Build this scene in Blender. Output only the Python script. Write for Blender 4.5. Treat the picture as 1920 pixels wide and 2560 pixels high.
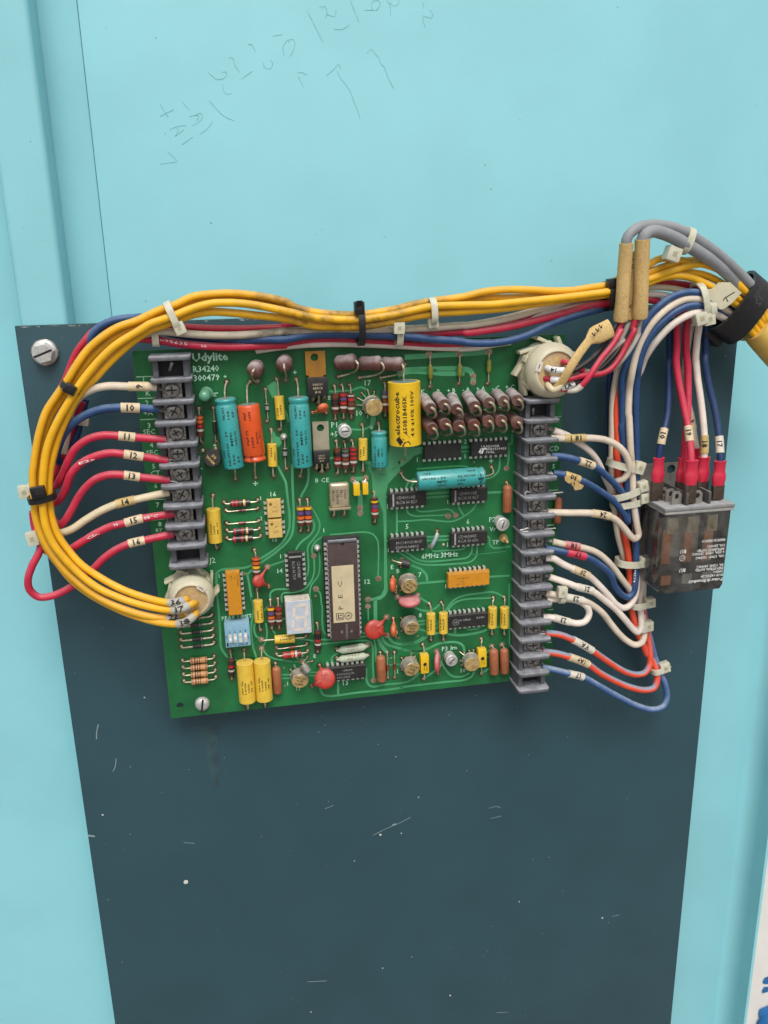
import bpy, bmesh, math, random
from mathutils import Vector, Matrix
random.seed(7)
for o in list(bpy.data.objects): bpy.data.objects.remove(o)
SC = bpy.context.scene
COL = SC.collection
MM = 0.001

# ------------------------------------------------------------------ camera
# wall frame: X right along the door, Z up along the door, Y into the door; board front is y = 0.
F_PX = 2110.0
def _norm(v): return Vector(v).normalized()
DOWN_C = _norm((1115.9-960, 8306.5-1280, F_PX))
r_ = Vector((13303.0-960, 374.46-1280, F_PX)); r_ = r_ - DOWN_C*r_.dot(DOWN_C)
RIGHT_C = r_.normalized()
INTO_C = RIGHT_C.cross(DOWN_C)
DIST = 393.0                                   # mm from lens to board plane
def _ray(px, py):
    c = Vector((px-960, py-1280, F_PX))
    return Vector((c.dot(RIGHT_C), c.dot(INTO_C), -c.dot(DOWN_C)))
_bl = _ray(428, 1796); _bl = _bl*(DIST/_bl.y)
CAM = Vector((-_bl.x, -DIST, -_bl.z))          # board bottom-left corner is the origin
def P(px, py, h=0.0):
    """point (mm) seen at a photo pixel, h mm in front of the board face"""
    r = _ray(px, py); return CAM + r*((DIST-h)/r.y)
def mmpx(px, py, h=0.0):
    return (P(px+2, py, h)-P(px-2, py, h)).length/4
cam_d = bpy.data.cameras.new('camera'); cam = bpy.data.objects.new('camera', cam_d); COL.objects.link(cam)
def _w(c): return Vector((c.dot(RIGHT_C), c.dot(INTO_C), -c.dot(DOWN_C)))
cx, cy, cz = _w(Vector((1,0,0))), _w(Vector((0,-1,0))), _w(Vector((0,0,-1)))
m = Matrix((cx, cy, cz)).transposed().to_4x4(); m.translation = CAM*MM
cam.matrix_world = m
cam_d.sensor_fit = 'VERTICAL'; cam_d.sensor_height = 36; cam_d.lens = 36*F_PX/2560
cam_d.clip_start = 0.01; cam_d.clip_end = 100
SC.camera = cam
SC.render.resolution_x, SC.render.resolution_y = 768, 1024

# ------------------------------------------------------------------ light: overcast daylight
SUN_EL, SUN_AZ = 56, 2          # the brightest part of the cloud, above and in front of the door
w = bpy.data.worlds.new('World'); SC.world = w; w.use_nodes = True
nt = w.node_tree; nt.nodes.clear()
sky = nt.nodes.new('ShaderNodeTexSky'); sky.sky_type = 'NISHITA'; sky.sun_disc = False
sky.sun_elevation = math.radians(SUN_EL); sky.sun_rotation = math.radians(180+SUN_AZ)
sky.air_density = 1.0; sky.dust_density = 4.0; sky.ozone_density = 1.0
hs = nt.nodes.new('ShaderNodeHueSaturation'); hs.inputs['Saturation'].default_value = 0.22
bg = nt.nodes.new('ShaderNodeBackground'); bg.inputs['Strength'].default_value = 0.12
wo = nt.nodes.new('ShaderNodeOutputWorld')
nt.links.new(sky.outputs[0], hs.inputs['Color']); nt.links.new(hs.outputs[0], bg.inputs[0]); nt.links.new(bg.outputs[0], wo.inputs[0])
sd = bpy.data.lights.new('sun', 'SUN'); sd.energy = 1.5; sd.angle = math.radians(30); sd.color = (1, 0.97, 0.93)
so = bpy.data.objects.new('sun', sd); COL.objects.link(so)
el, az = math.radians(SUN_EL), math.radians(SUN_AZ)
sdir = Vector((-math.sin(az)*math.cos(el), -math.cos(az)*math.cos(el), math.sin(el)))
so.rotation_euler = sdir.to_track_quat('Z', 'Y').to_euler(); so.location = sdir*2
SC.view_settings.view_transform = 'Standard'; SC.view_settings.look = 'None'
SC.view_settings.exposure = 0.24; SC.view_settings.gamma = 1; SC.view_settings.use_curve_mapping = False

# ------------------------------------------------------------------ photo zones -> pixels
ZN = {'A':(300,840,4.608),'B':(620,840,4.608),'C':(940,840,4.608),'D':(1240,820,4.608),'E':(360,1160,4.608),
 'F':(640,1160,4.608),'G':(940,1160,4.608),'H':(380,1460,4.608),'I':(700,1460,4.608),'J':(1000,1460,4.608),
 'K':(1260,1040,3.95),'L':(1260,1400,3.7705),'M':(1500,520,3.95),'N':(1560,900,3.567),'O':(40,780,3.95),
 'Q':(40,1160,3.19),'R':(200,680,3.19),'S':(640,660,3.19),'T':(1100,640,3.19),'U':(0,0,2.633),'V':(400,0,2.37),
 'W':(0,1700,2.572),'X':(1500,1700,2.571),'Y':(600,1700,2.074),'p':(0,0,1)}
def px(z, x, y):
    a, b, s = ZN[z]; return a+x/s, b+y/s
def PZ(z, x, y, h=0.0):
    return P(*px(z, x, y), h)
def mmz(z, x, y, v, h=0.0):
    """length of v zone units at that place, in mm"""
    return v/ZN[z][2]*mmpx(*px(z, x, y), h)
def pts(s, h0=0.0):
    """'A 10 20 5; 30 40; B 1 2 3' -> [(zone,x,y,h)], zone and height sticky"""
    out = []; z = None; h = h0
    for t in s.split(';'):
        q = t.split()
        if not q: continue
        if q[0].isalpha(): z = q.pop(0)
        x, y = float(q[0]), float(q[1])
        if len(q) > 2: h = float(q[2])
        out.append((z, x, y, h))
    return out

# ------------------------------------------------------------------ materials
MATS = {}
DUST = (0.36, 0.33, 0.29)
def mat(name, col, rough=0.5, metal=0.0, var=0.12, vscale=400, dust=0.0, bump=0.0, bscale=1500, spec=0.5, dustcol=DUST,
        spots=0.0, spotcol=(0.05,0.05,0.05), spotscale=500, up0=-0.25, up1=0.95, dn0=0.35, soot=None, sss=0.0, coat=0.0, trans=0.0, roughvar=0.12):
    if name in MATS: return MATS[name]
    m = bpy.data.materials.new(name); m.use_nodes = True
    t = m.node_tree; N = t.nodes; L = t.links
    b = N['Principled BSDF']
    geo = N.new('ShaderNodeNewGeometry')
    def noise(sc, det=4, rgh=0.55):
        n = N.new('ShaderNodeTexNoise'); n.inputs['Scale'].default_value = sc; n.inputs['Detail'].default_value = det
        n.inputs['Roughness'].default_value = rgh; L.new(geo.outputs['Position'], n.inputs['Vector']); return n.outputs['Fac']
    def ramp(src, a, bb):
        r = N.new('ShaderNodeMapRange'); r.inputs[1].default_value = a; r.inputs[2].default_value = bb; r.clamp = True
        r.interpolation_type = 'SMOOTHSTEP'; L.new(src, r.inputs[0]); return r.outputs[0]
    def mix(f, c1, c2):
        x = N.new('ShaderNodeMix'); x.data_type = 'RGBA'
        if isinstance(f, (int, float)): x.inputs[0].default_value = f
        else: L.new(f, x.inputs[0])
        for i, c in ((6, c1), (7, c2)):
            if isinstance(c, tuple): x.inputs[i].default_value = (*c, 1)
            else: L.new(c, x.inputs[i])
        return x.outputs[2]
    def math_(op, a, bb):
        x = N.new('ShaderNodeMath'); x.operation = op; x.use_clamp = True
        for i, c in ((0, a), (1, bb)):
            if isinstance(c, (int, float)): x.inputs[i].default_value = c
            else: L.new(c, x.inputs[i])
        return x.outputs[0]
    lo = tuple(c*(1-var) for c in col); hi = tuple(min(1, c*(1+var)) for c in col)
    n1 = noise(vscale)
    c = mix(ramp(n1, 0.3, 0.7), lo, hi)
    if spots:
        n2 = noise(spotscale, 6, 0.7); c = mix(math_('MULTIPLY', ramp(n2, 0.6, 0.72), spots), c, spotcol)
    if soot:                                                # a scorched stretch: centre (mm), reach (mm), strength
        (sx_, sy_, sz_), reach, strg = soot
        vm = N.new('ShaderNodeVectorMath'); vm.operation = 'DISTANCE'; L.new(geo.outputs['Position'], vm.inputs[0]); vm.inputs[1].default_value = (sx_*MM, sy_*MM, sz_*MM)
        near = ramp(vm.outputs['Value'], reach*MM, reach*MM*0.15)
        c = mix(math_('MULTIPLY', math_('MULTIPLY', near, ramp(noise(95, 6, 0.65), 0.40, 0.66)), strg), c, (0.055, 0.036, 0.022))
    rv = N.new('ShaderNodeMapRange'); rv.inputs[3].default_value = max(0.03, rough-roughvar); rv.inputs[4].default_value = min(1, rough+roughvar)
    L.new(noise(vscale*2.3), rv.inputs[0]); rsock = rv.outputs[0]
    if dust:
        sx = N.new('ShaderNodeSeparateXYZ'); L.new(geo.outputs['Normal'], sx.inputs[0])
        up = ramp(sx.outputs['Z'], up0, up1)
        dn = ramp(noise(230, 5, 0.65), 0.28, 0.75)
        d = math_('MULTIPLY', math_('ADD', math_('MULTIPLY', up, math_('ADD', math_('MULTIPLY', dn, 1.05-dn0), dn0)), math_('MULTIPLY', dn, 0.08)), dust)
        c = mix(d, c, dustcol)
        ad = N.new('ShaderNodeMath'); ad.operation = 'ADD'; ad.use_clamp = True; L.new(rsock, ad.inputs[0]); 
        mu = math_('MULTIPLY', d, 0.5); L.new(mu, ad.inputs[1]); rsock = ad.outputs[0]
        if metal:
            mm_ = N.new('ShaderNodeMath'); mm_.operation = 'SUBTRACT'; mm_.use_clamp = True; mm_.inputs[0].default_value = metal
            L.new(math_('MULTIPLY', d, 1.2), mm_.inputs[1]); L.new(mm_.outputs[0], b.inputs['Metallic'])
    L.new(c, b.inputs['Base Color']); L.new(rsock, b.inputs['Roughness'])
    if not (dust and metal): b.inputs['Metallic'].default_value = metal
    b.inputs['Specular IOR Level'].default_value = spec
    if sss:
        b.inputs['Subsurface Weight'].default_value = sss; b.inputs['Subsurface Radius'].default_value = (0.002, 0.0015, 0.001); b.inputs['Subsurface Scale'].default_value = 1
    if coat: b.inputs['Coat Weight'].default_value = coat; b.inputs['Coat Roughness'].default_value = 0.15
    if trans: b.inputs['Transmission Weight'].default_value = trans
    if bump:
        bp = N.new('ShaderNodeBump'); bp.inputs['Strength'].default_value = bump; bp.inputs['Distance'].default_value = 0.0004
        L.new(noise(bscale, 4, 0.6), bp.inputs['Height']); L.new(bp.outputs[0], b.inputs['Normal'])
    MATS[name] = m; return m

def clear_plastic(name, tint, gloss=0.12):
    if name in MATS: return MATS[name]
    m = bpy.data.materials.new(name); m.use_nodes = True; t = m.node_tree; N = t.nodes; L = t.links
    N.remove(N['Principled BSDF']); out = N['Material Output']
    tr = N.new('ShaderNodeBsdfTransparent'); tr.inputs[0].default_value = (*tint, 1)
    gl = N.new('ShaderNodeBsdfGlossy'); gl.inputs['Roughness'].default_value = 0.12
    df = N.new('ShaderNodeBsdfDiffuse'); df.inputs[0].default_value = (0.40, 0.385, 0.35, 1)
    fr = N.new('ShaderNodeFresnel'); fr.inputs[0].default_value = 1.5
    geo = N.new('ShaderNodeNewGeometry')
    n = N.new('ShaderNodeTexNoise'); n.inputs['Scale'].default_value = 180; n.inputs['Detail'].default_value = 6; L.new(geo.outputs['Position'], n.inputs['Vector'])
    r = N.new('ShaderNodeMapRange'); r.inputs[1].default_value = 0.35; r.inputs[2].default_value = 0.8; r.inputs[3].default_value = 0.06; r.inputs[4].default_value = 0.28
    L.new(n.outputs['Fac'], r.inputs[0])
    m1 = N.new('ShaderNodeMixShader'); L.new(r.outputs[0], m1.inputs[0]); L.new(tr.outputs[0], m1.inputs[1]); L.new(df.outputs[0], m1.inputs[2])
    m2 = N.new('ShaderNodeMixShader'); L.new(fr.outputs[0], m2.inputs[0]); L.new(m1.outputs[0], m2.inputs[1]); L.new(gl.outputs[0], m2.inputs[2])
    L.new(m2.outputs[0], out.inputs['Surface']); MATS[name] = m; return m

# ------------------------------------------------------------------ mesh builder (all in mm, world axes)
class MB:
    def __init__(s): s.v = []; s.f = []
    def add(s, vs, fs):
        k = len(s.v); s.v += [Vector(v) for v in vs]; s.f += [tuple(i+k for i in f) for f in fs]; return s
    def box(s, c, sx, sy, sz, ax=None, ch=0.0):
        """chamfered box: centre c, full sizes along axes ax"""
        a = ax or (Vector((1,0,0)), Vector((0,1,0)), Vector((0,0,1))); c = Vector(c); hx, hy, hz = sx/2, sy/2, sz/2
        if ch <= 0:
            vs = [c+a[0]*x*hx+a[1]*y*hy+a[2]*z*hz for x in (-1,1) for y in (-1,1) for z in (-1,1)]
            fs = [(0,1,3,2),(4,6,7,5),(0,4,5,1),(2,3,7,6),(0,2,6,4),(1,5,7,3)]
            return s.add(vs, fs)
        bm = bmesh.new(); bmesh.ops.create_cube(bm, size=1)
        for v in bm.verts: v.co = Vector((v.co.x*sx, v.co.y*sy, v.co.z*sz))
        bmesh.ops.bevel(bm, geom=list(bm.edges), offset=min(ch, 0.45*min(sx,sy,sz)), segments=2, affect='EDGES', profile=0.6)
        return s.bm(bm, lambda q: c+a[0]*q.x+a[1]*q.y+a[2]*q.z)
    def bm(s, bm, fn=lambda q: q):
        bm.verts.index_update(); k = len(s.v)
        s.v += [Vector(fn(v.co)) for v in bm.verts]; s.f += [tuple(v.index+k for v in f.verts) for f in bm.faces]; bm.free(); return s
    def lathe(s, p0, p1, prof, seg=20, caps=True, sx=1.0, ref=None):
        """profile [(mm along p0->p1, radius)]; sx squashes the second radial axis"""
        p0 = Vector(p0); a = (Vector(p1)-p0).normalized()
        r = ref or (Vector((0,0,1)) if abs(a.z) < 0.9 else Vector((0,-1,0)))
        e1 = (r-a*r.dot(a)).normalized(); e2 = a.cross(e1)*sx; k = len(s.v)
        for t, rad in prof:
            for i in range(seg):
                th = 2*math.pi*i/seg; s.v.append(p0+a*t+(e1*math.cos(th)+e2*math.sin(th))*rad)
        n = len(prof)
        for j in range(n-1):
            for i in range(seg):
                q = (i+1) % seg; s.f.append((k+j*seg+i, k+j*seg+q, k+(j+1)*seg+q, k+(j+1)*seg+i))
        if caps:
            s.f.append(tuple(k+i for i in range(seg-1, -1, -1))); s.f.append(tuple(k+(n-1)*seg+i for i in range(seg)))
        return s
    def tube(s, path, rad, seg=8, flat=1.0, caps=True):
        """swept tube along points; rad number or list"""
        n = len(path); k = len(s.v); prev = None
        for j, p in enumerate(path):
            p = Vector(p); t = (Vector(path[min(j+1,n-1)])-Vector(path[max(j-1,0)])); t = t.normalized() if t.length > 1e-9 else Vector((1,0,0))
            if prev is None:
                r = Vector((0,-1,0)) if abs(t.y) < 0.9 else Vector((0,0,1)); e1 = (r-t*r.dot(t)).normalized()
            else:
                e1 = prev-t*prev.dot(t)
                e1 = e1.normalized() if e1.length > 1e-6 else Vector((0,0,1))
            prev = e1; e2 = t.cross(e1); R = rad[j] if isinstance(rad, (list, tuple)) else rad
            for i in range(seg):
                th = 2*math.pi*i/seg; s.v.append(p+(e1*math.cos(th)*flat+e2*math.sin(th))*R)
        for j in range(n-1):
            for i in range(seg):
                q = (i+1) % seg; s.f.append((k+j*seg+i, k+j*seg+q, k+(j+1)*seg+q, k+(j+1)*seg+i))
        if caps:
            s.f.append(tuple(k+i for i in range(seg-1,-1,-1))); s.f.append(tuple(k+(n-1)*seg+i for i in range(seg)))
        return s
    def prism(s, poly, n, th):
        """poly: list of 3-D points (front face), extruded by -n*th; n is the front normal"""
        k = len(s.v); m_ = len(poly); n = Vector(n)
        s.v += [Vector(p) for p in poly]+[Vector(p)-n*th for p in poly]
        s.f.append(tuple(range(k, k+m_))); s.f.append(tuple(range(k+2*m_-1, k+m_-1, -1)))
        for i in range(m_):
            j = (i+1) % m_; s.f.append((k+i, k+m_+i, k+m_+j, k+j))
        return s
    def ribbon(s, path, w, n=Vector((0,-1,0)), closed=False):
        """flat strip of width w lying in the plane with normal n"""
        k = len(s.v); m_ = len(path)
        for j, p in enumerate(path):
            t = (Vector(path[min(j+1,m_-1)])-Vector(path[max(j-1,0)])).normalized(); e = t.cross(n).normalized()
            s.v += [Vector(p)+e*w/2, Vector(p)-e*w/2]
        for j in range(m_-1): s.f.append((k+2*j, k+2*j+1, k+2*j+3, k+2*j+2))
        return s
    def disc(s, c, r, seg=16, n=Vector((0,-1,0)), r0=0.0):
        c = Vector(c); e1 = Vector((1,0,0)); e1 = (e1-n*e1.dot(n)).normalized(); e2 = n.cross(e1); k = len(s.v)
        for i in range(seg):
            th = 2*math.pi*i/seg; s.v.append(c+(e1*math.cos(th)+e2*math.sin(th))*r)
        if r0:
            for i in range(seg):
                th = 2*math.pi*i/seg; s.v.append(c+(e1*math.cos(th)+e2*math.sin(th))*r0)
            for i in range(seg):
                j = (i+1) % seg; s.f.append((k+i, k+j, k+seg+j, k+seg+i))
        else: s.f.append(tuple(range(k, k+seg)))
        return s
    def plate_hole(s, outer, holes, h0, h1):
        """outer [(X,Z)], holes [(X,Z,r)], from height h0 (back) to h1 (front)"""
        bm = bmesh.new(); es = []
        def loop(p2):
            vs = [bm.verts.new((a, -h1, b)) for a, b in p2]
            for i in range(len(vs)): es.append(bm.edges.new((vs[i], vs[(i+1) % len(vs)])))
        loop(outer)
        for X, Z, r in holes: loop([(X+r*math.cos(2*math.pi*i/20), Z+r*math.sin(2*math.pi*i/20)) for i in range(20)])
        bmesh.ops.triangle_fill(bm, use_beauty=True, use_dissolve=False, edges=es, normal=(0,-1,0))
        g = bmesh.ops.extrude_face_region(bm, geom=list(bm.faces))
        for e in g['geom']:
            if isinstance(e, bmesh.types.BMVert): e.co.y = -h0
        bmesh.ops.recalc_face_normals(bm, faces=list(bm.faces))
        return s.bm(bm)

WL = {}
def obj(name, mb, material, parent=None, sharp=38, recalc=True):
    lo = Vector((min(v.x for v in mb.v), min(v.y for v in mb.v), min(v.z for v in mb.v)))
    hi = Vector((max(v.x for v in mb.v), max(v.y for v in mb.v), max(v.z for v in mb.v)))
    c = Vector(((lo.x+hi.x)/2, hi.y, (lo.z+hi.z)/2))
    me = bpy.data.meshes.new(name); me.from_pydata([(v-c)*MM for v in mb.v], [], mb.f)
    if recalc:
        bm = bmesh.new(); bm.from_mesh(me); bmesh.ops.recalc_face_normals(bm, faces=bm.faces); bm.to_mesh(me); bm.free()
    me.polygons.foreach_set('use_smooth', [True]*len(me.polygons)); me.set_sharp_from_angle(angle=math.radians(sharp))
    me.materials.append(material); o = bpy.data.objects.new(name, me); COL.objects.link(o)
    place(o, c, parent); return o
def place(o, c, parent):
    WL[o.name] = c
    if parent: o.parent = parent; o.location = (c-WL[parent.name])*MM
    else: o.location = c*MM
def inst(name, me, c, parent):
    o = bpy.data.objects.new(name, me); COL.objects.link(o); place(o, Vector(c), parent); return o
def tag(o, label, cat=None, group=None):
    o['label'] = label
    if cat: o['category'] = cat
    if group: o['group'] = group
    return o
def empty(name, c, label, cat, group=None):
    o = bpy.data.objects.new(name, None); o.empty_display_size = 0.01; COL.objects.link(o); place(o, Vector(c), None); return tag(o, label, cat, group)
def part(o, label): o['label'] = label; return o

def spline(P3, step=1.5):
    """Catmull-Rom through Vectors (any dimension tuples), resampled"""
    n = len(P3); out = []
    for i in range(n-1):
        p0, p1, p2, p3 = P3[max(i-1,0)], P3[i], P3[i+1], P3[min(i+2,n-1)]
        d = (Vector(p2[:3])-Vector(p1[:3])).length; k = max(2, int(d/step))
        d0 = max((Vector(p1[:3])-Vector(p0[:3])).length, 1e-3)**.5; d1 = max(d, 1e-3)**.5; d2 = max((Vector(p3[:3])-Vector(p2[:3])).length, 1e-3)**.5
        for j in range(k):
            t = j/k; r = []
            for a in range(len(p1)):
                m1 = (p2[a]-p1[a]); m2 = m1
                if i > 0: m1 = d1*((p1[a]-p0[a])/d0-(p2[a]-p0[a])/(d0+d1)+(p2[a]-p1[a])/d1)
                if i < n-2: m2 = d1*((p2[a]-p1[a])/d1-(p3[a]-p1[a])/(d1+d2)+(p3[a]-p2[a])/d2)
                t2, t3 = t*t, t*t*t
                r.append((2*t3-3*t2+1)*p1[a]+(t3-2*t2+t)*m1+(-2*t3+3*t2)*p2[a]+(t3-t2)*m2)
            out.append(tuple(r))
    out.append(tuple(P3[-1])); return out
def path3(s, h0=0.0, step=1.5):
    """-> [(x,y,z, pxx, pxy)] smooth"""
    q = []
    for z, x, y, h in pts(s, h0):
        a, b = px(z, x, y); v = P(a, b, h); q.append((v.x, v.y, v.z, a, b))
    return spline(q, step)
def V3(path): return [Vector(p[:3]) for p in path]

# ------------------------------------------------------------------ lettering
_TC = {}
def glyphs(s, bold=0.0, fine=False):
    k = (s, bold, fine)
    if k not in _TC:
        cu = bpy.data.curves.new('t', 'FONT'); cu.body = s; cu.size = 1; cu.resolution_u = 1; cu.fill_mode = 'FRONT'; cu.offset = bold
        o = bpy.data.objects.new('t', cu); me = bpy.data.meshes.new_from_object(o)
        if fine:                                            # short edges, so that the print can follow a curve
            bm = bmesh.new(); bm.from_mesh(me); bmesh.ops.triangulate(bm, faces=bm.faces)
            for _ in range(3): bmesh.ops.subdivide_edges(bm, edges=[e for e in bm.edges if e.calc_length() > .2], cuts=1)
            bmesh.ops.triangulate(bm, faces=bm.faces); bm.to_mesh(me); bm.free()
        vs = [(v.co.x, v.co.y) for v in me.vertices]; fs = [tuple(p.vertices) for p in me.polygons]
        bpy.data.objects.remove(o); bpy.data.curves.remove(cu); bpy.data.meshes.remove(me)
        if vs:
            x0 = min(v[0] for v in vs); x1 = max(v[0] for v in vs)
        else: x0, x1 = 0, 1
        _TC[k] = ([(x-x0, y) for x, y in vs], fs, x1-x0)
    return _TC[k]
XD, YD, ZD = Vector((1,0,0)), Vector((0,1,0)), Vector((0,0,1))
def text_flat(mb, s, org, u, v, cap, width=None, align='l', bold=0.0):
    vs, fs, w0 = glyphs(s, bold); k = cap/0.70; kx = (width/w0) if width else k
    off = {'l':0, 'c':-w0*kx/2, 'r':-w0*kx}[align]
    mb.add([Vector(org)+u*(x*kx+off)+v*(y*k) for x, y in vs], fs)
def text_path(mb, s, sv, r, cap, lift=0.10, bold=0.03, rot=False, fill=None):
    """centred on a swept sleeve: every vertex follows the bend"""
    acc = [0.0]
    for i in range(len(sv)-1): acc.append(acc[-1]+(sv[i+1]-sv[i]).length)
    vs, fs, w0 = glyphs(s, bold, True); k = cap/0.70; kx = k if not fill else acc[-1]*fill/w0
    if w0*kx > acc[-1]*.92 and not rot: kx = acc[-1]*.92/w0
    q = []
    for x, y in vs:
        x, y = (x-w0/2)*kx, y*k-cap/2
        if rot: x, y = -y, x
        t = min(max(acc[-1]/2+x, 0), acc[-1]-1e-6); i = max(j for j in range(len(sv)-1) if acc[j] <= t)
        f = (t-acc[i])/(acc[i+1]-acc[i]); c = sv[i].lerp(sv[i+1], f); a = (sv[min(i+2, len(sv)-1)]-sv[max(i-1, 0)]).normalized()
        n = CAM-c; n = (n-a*n.dot(a)).normalized(); ph = y/r
        q.append(c+(n*math.cos(ph)+n.cross(a)*math.sin(ph))*(r+lift))
    mb.add(q, fs)
def text_wrap(mb, s, c, a, r, s0, t0, cap, width=None, lift=0.06, front=None, align='l', rot=False, bold=0.0):
    """on a cylinder: axis point c, unit axis a, radius r; text starts s0 along a, line offset t0 round the barrel"""
    n = front or (CAM-Vector(c)); n = (n-a*n.dot(a)).normalized(); vdir = n.cross(a)
    vs, fs, w0 = glyphs(s, bold, True); k = cap/0.70; kx = (width/w0) if width else k; off = {'l':0, 'c':-w0*kx/2}[align]
    q = []
    for x, y in vs:
        x, y = x*kx+off, y*k
        if rot: x, y = -y+cap/2, x
        ph = (t0+y)/r; q.append(Vector(c)+a*(s0+x)+(n*math.cos(ph)+vdir*math.sin(ph))*(r+lift))
    mb.add(q, fs)

# ------------------------------------------------------------------ palette
M_DOOR = mat('door_paint', (0.265,0.610,0.665), 0.42, var=0.035, vscale=18, bump=0.10, bscale=900, spots=0.25, spotcol=(0.20,0.48,0.52), spotscale=900)
M_PLATE = mat('plate_paint', (0.025,0.068,0.086), 0.42, var=0.06, vscale=25, spec=0.45, bump=0.18, bscale=700, spots=0.35, spotcol=(0.085,0.135,0.15), spotscale=2200)
M_CHIP = mat('chipped_edge', (0.20,0.22,0.20), 0.7, var=0.6, vscale=500)
M_SCR = mat('scratch', (0.25,0.32,0.33), 0.7)
M_SPECK = mat('paint_speck', (0.55,0.55,0.50), 0.7)
M_STAIN = mat('oil_stain', (0.029,0.070,0.082), 0.5, var=0.3, vscale=80)
M_PENCIL = mat('pencil', (0.180,0.43,0.47), 0.6, var=0.2)
M_WALL = mat('white_wall', (0.72,0.70,0.66), 0.7, var=0.08, vscale=12)
M_WBLUE = mat('blue_splash', (0.02,0.16,0.42), 0.5, var=0.3, vscale=40)
M_PCB = mat('board_green', (0.012,0.140,0.042), 0.34, var=0.34, vscale=26, bump=0.06, bscale=900, spots=0.35, spotcol=(0.045,0.085,0.030), spotscale=60, coat=0.08, spec=0.35, dust=0.10)
M_PCBE = mat('board_edge', (0.10,0.20,0.09), 0.7, var=0.3)
M_TRACE = mat('masked_copper', (0.075,0.350,0.155), 0.34, var=0.12, vscale=60, spots=0.2, spotcol=(0.05,0.2,0.08), spotscale=200, coat=0.25)
M_PAD = mat('tinned_pad', (0.36,0.27,0.19), 0.42, metal=0.55, var=0.3, vscale=500)
M_FLUX = mat('flux_ring', (0.045,0.070,0.022), 0.4, var=0.5, vscale=300)
M_SILK = mat('silkscreen', (0.46,0.74,0.55), 0.6, var=0.15)
M_LEAD = mat('tinned_lead', (0.62,0.54,0.38), 0.32, metal=0.6, var=0.3, vscale=600, dust=0.25)
M_STEEL = mat('bright_steel', (0.66,0.65,0.62), 0.30, metal=0.6, var=0.15, dust=0.35)
M_DULL = mat('dull_zinc', (0.30,0.28,0.255), 0.26, metal=0.7, var=0.45, vscale=600, dust=0.30, bump=0.3, bscale=1200)
M_GREYP = mat('barrier_grey', (0.085,0.088,0.098), 0.62, var=0.15, dust=1.0, dustcol=(0.36,0.37,0.40), bump=0.45, bscale=900, spots=0.3, spotcol=(0.03,0.03,0.033), spotscale=350)
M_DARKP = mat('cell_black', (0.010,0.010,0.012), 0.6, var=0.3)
M_BLACK = mat('chip_black', (0.013,0.012,0.012), 0.5, var=0.2, dust=0.14, bump=0.1, bscale=2500)
M_TIEB = mat('black_nylon', (0.008,0.008,0.009), 0.34, var=0.2, dust=0.10)
M_TIED = mat('nylon_shadowed_slot', (0.40,0.37,0.24), 0.5, var=0.07)
M_TIEW = mat('white_nylon', (0.60,0.58,0.45), 0.42, var=0.07, dust=0.2, sss=0.25)
M_TEAL = mat('teal_sleeve', (0.030,0.345,0.335), 0.30, var=0.06, dust=0.22, coat=0.3)
M_TEALE = mat('teal_end', (0.10,0.22,0.22), 0.5, var=0.2, dust=0.4)
M_ORANGE = mat('orange_sleeve', (0.72,0.085,0.008), 0.30, var=0.05, dust=0.16, coat=0.3)
M_YCAP = mat('yellow_film_cap', (0.76,0.50,0.045), 0.42, var=0.06, dust=0.3, dustcol=(0.50,0.40,0.24))
M_YCAP2 = mat('yellow_big_cap', (0.78,0.49,0.006), 0.38, var=0.05, dust=0.22, dustcol=(0.5,0.42,0.28))
M_INK = mat('black_ink', (0.012,0.010,0.010), 0.6)
M_INKG = mat('grey_ink', (0.30,0.30,0.29), 0.6, var=0.15)
M_INKW = mat('white_ink', (0.72,0.72,0.70), 0.6)
M_INKT = mat('faint_brown_ink', (0.20,0.10,0.02), 0.6)
M_RES = mat('carbon_brown', (0.085,0.018,0.010), 0.32, var=0.25, dust=0.22, coat=0.2)
M_RESD = mat('carbon_dark', (0.030,0.010,0.010), 0.28, var=0.25, dust=0.2, coat=0.2)
M_RESR = mat('carbon_red', (0.24,0.018,0.016), 0.3, var=0.2, dust=0.15, coat=0.2)
M_TAN = mat('tan_resistor', (0.68,0.34,0.13), 0.35, var=0.12, dust=0.12)
M_WIREB = mat('power_resistor_clean', (0.125,0.040,0.025), 0.5, var=0.2, dust=0.45, dustcol=(0.36,0.32,0.31))
M_WIREW = mat('power_resistor', (0.105,0.036,0.024), 0.55, var=0.2, dust=1.15, dustcol=(0.42,0.39,0.38))
M_PURP = mat('maroon_coat', (0.115,0.036,0.030), 0.4, var=0.25, dust=1.0, dustcol=(0.40,0.34,0.33))
M_GOLD = mat('gold_cap', (0.58,0.41,0.17), 0.33, metal=0.4, var=0.25, dust=0.12)
M_CANS = mat('can_side', (0.42,0.38,0.31), 0.32, metal=0.6, var=0.25, dust=0.22)
M_TABO = mat('orange_tab', (0.44,0.205,0.030), 0.5, metal=0.35, var=0.15, vscale=150, dust=0.1)
M_TABS = mat('silver_tab', (0.44,0.39,0.28), 0.45, metal=0.5, var=0.15, vscale=150, dust=0.1)
M_CDISC = mat('red_disc', (0.46,0.028,0.016), 0.36, var=0.1, dust=0.3, coat=0.15, dustcol=(0.5,0.28,0.24))
M_ODISC = mat('orange_disc', (0.62,0.105,0.022), 0.36, var=0.1, dust=0.35, coat=0.15, dustcol=(0.55,0.36,0.28))
M_PDISC = mat('pink_disc', (0.50,0.10,0.095), 0.4, var=0.1, dust=0.7, dustcol=(0.60,0.36,0.37))
M_SALM = mat('salmon_cap', (0.36,0.115,0.048), 0.42, var=0.1, dust=0.25, dustcol=(0.5,0.28,0.2))
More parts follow.
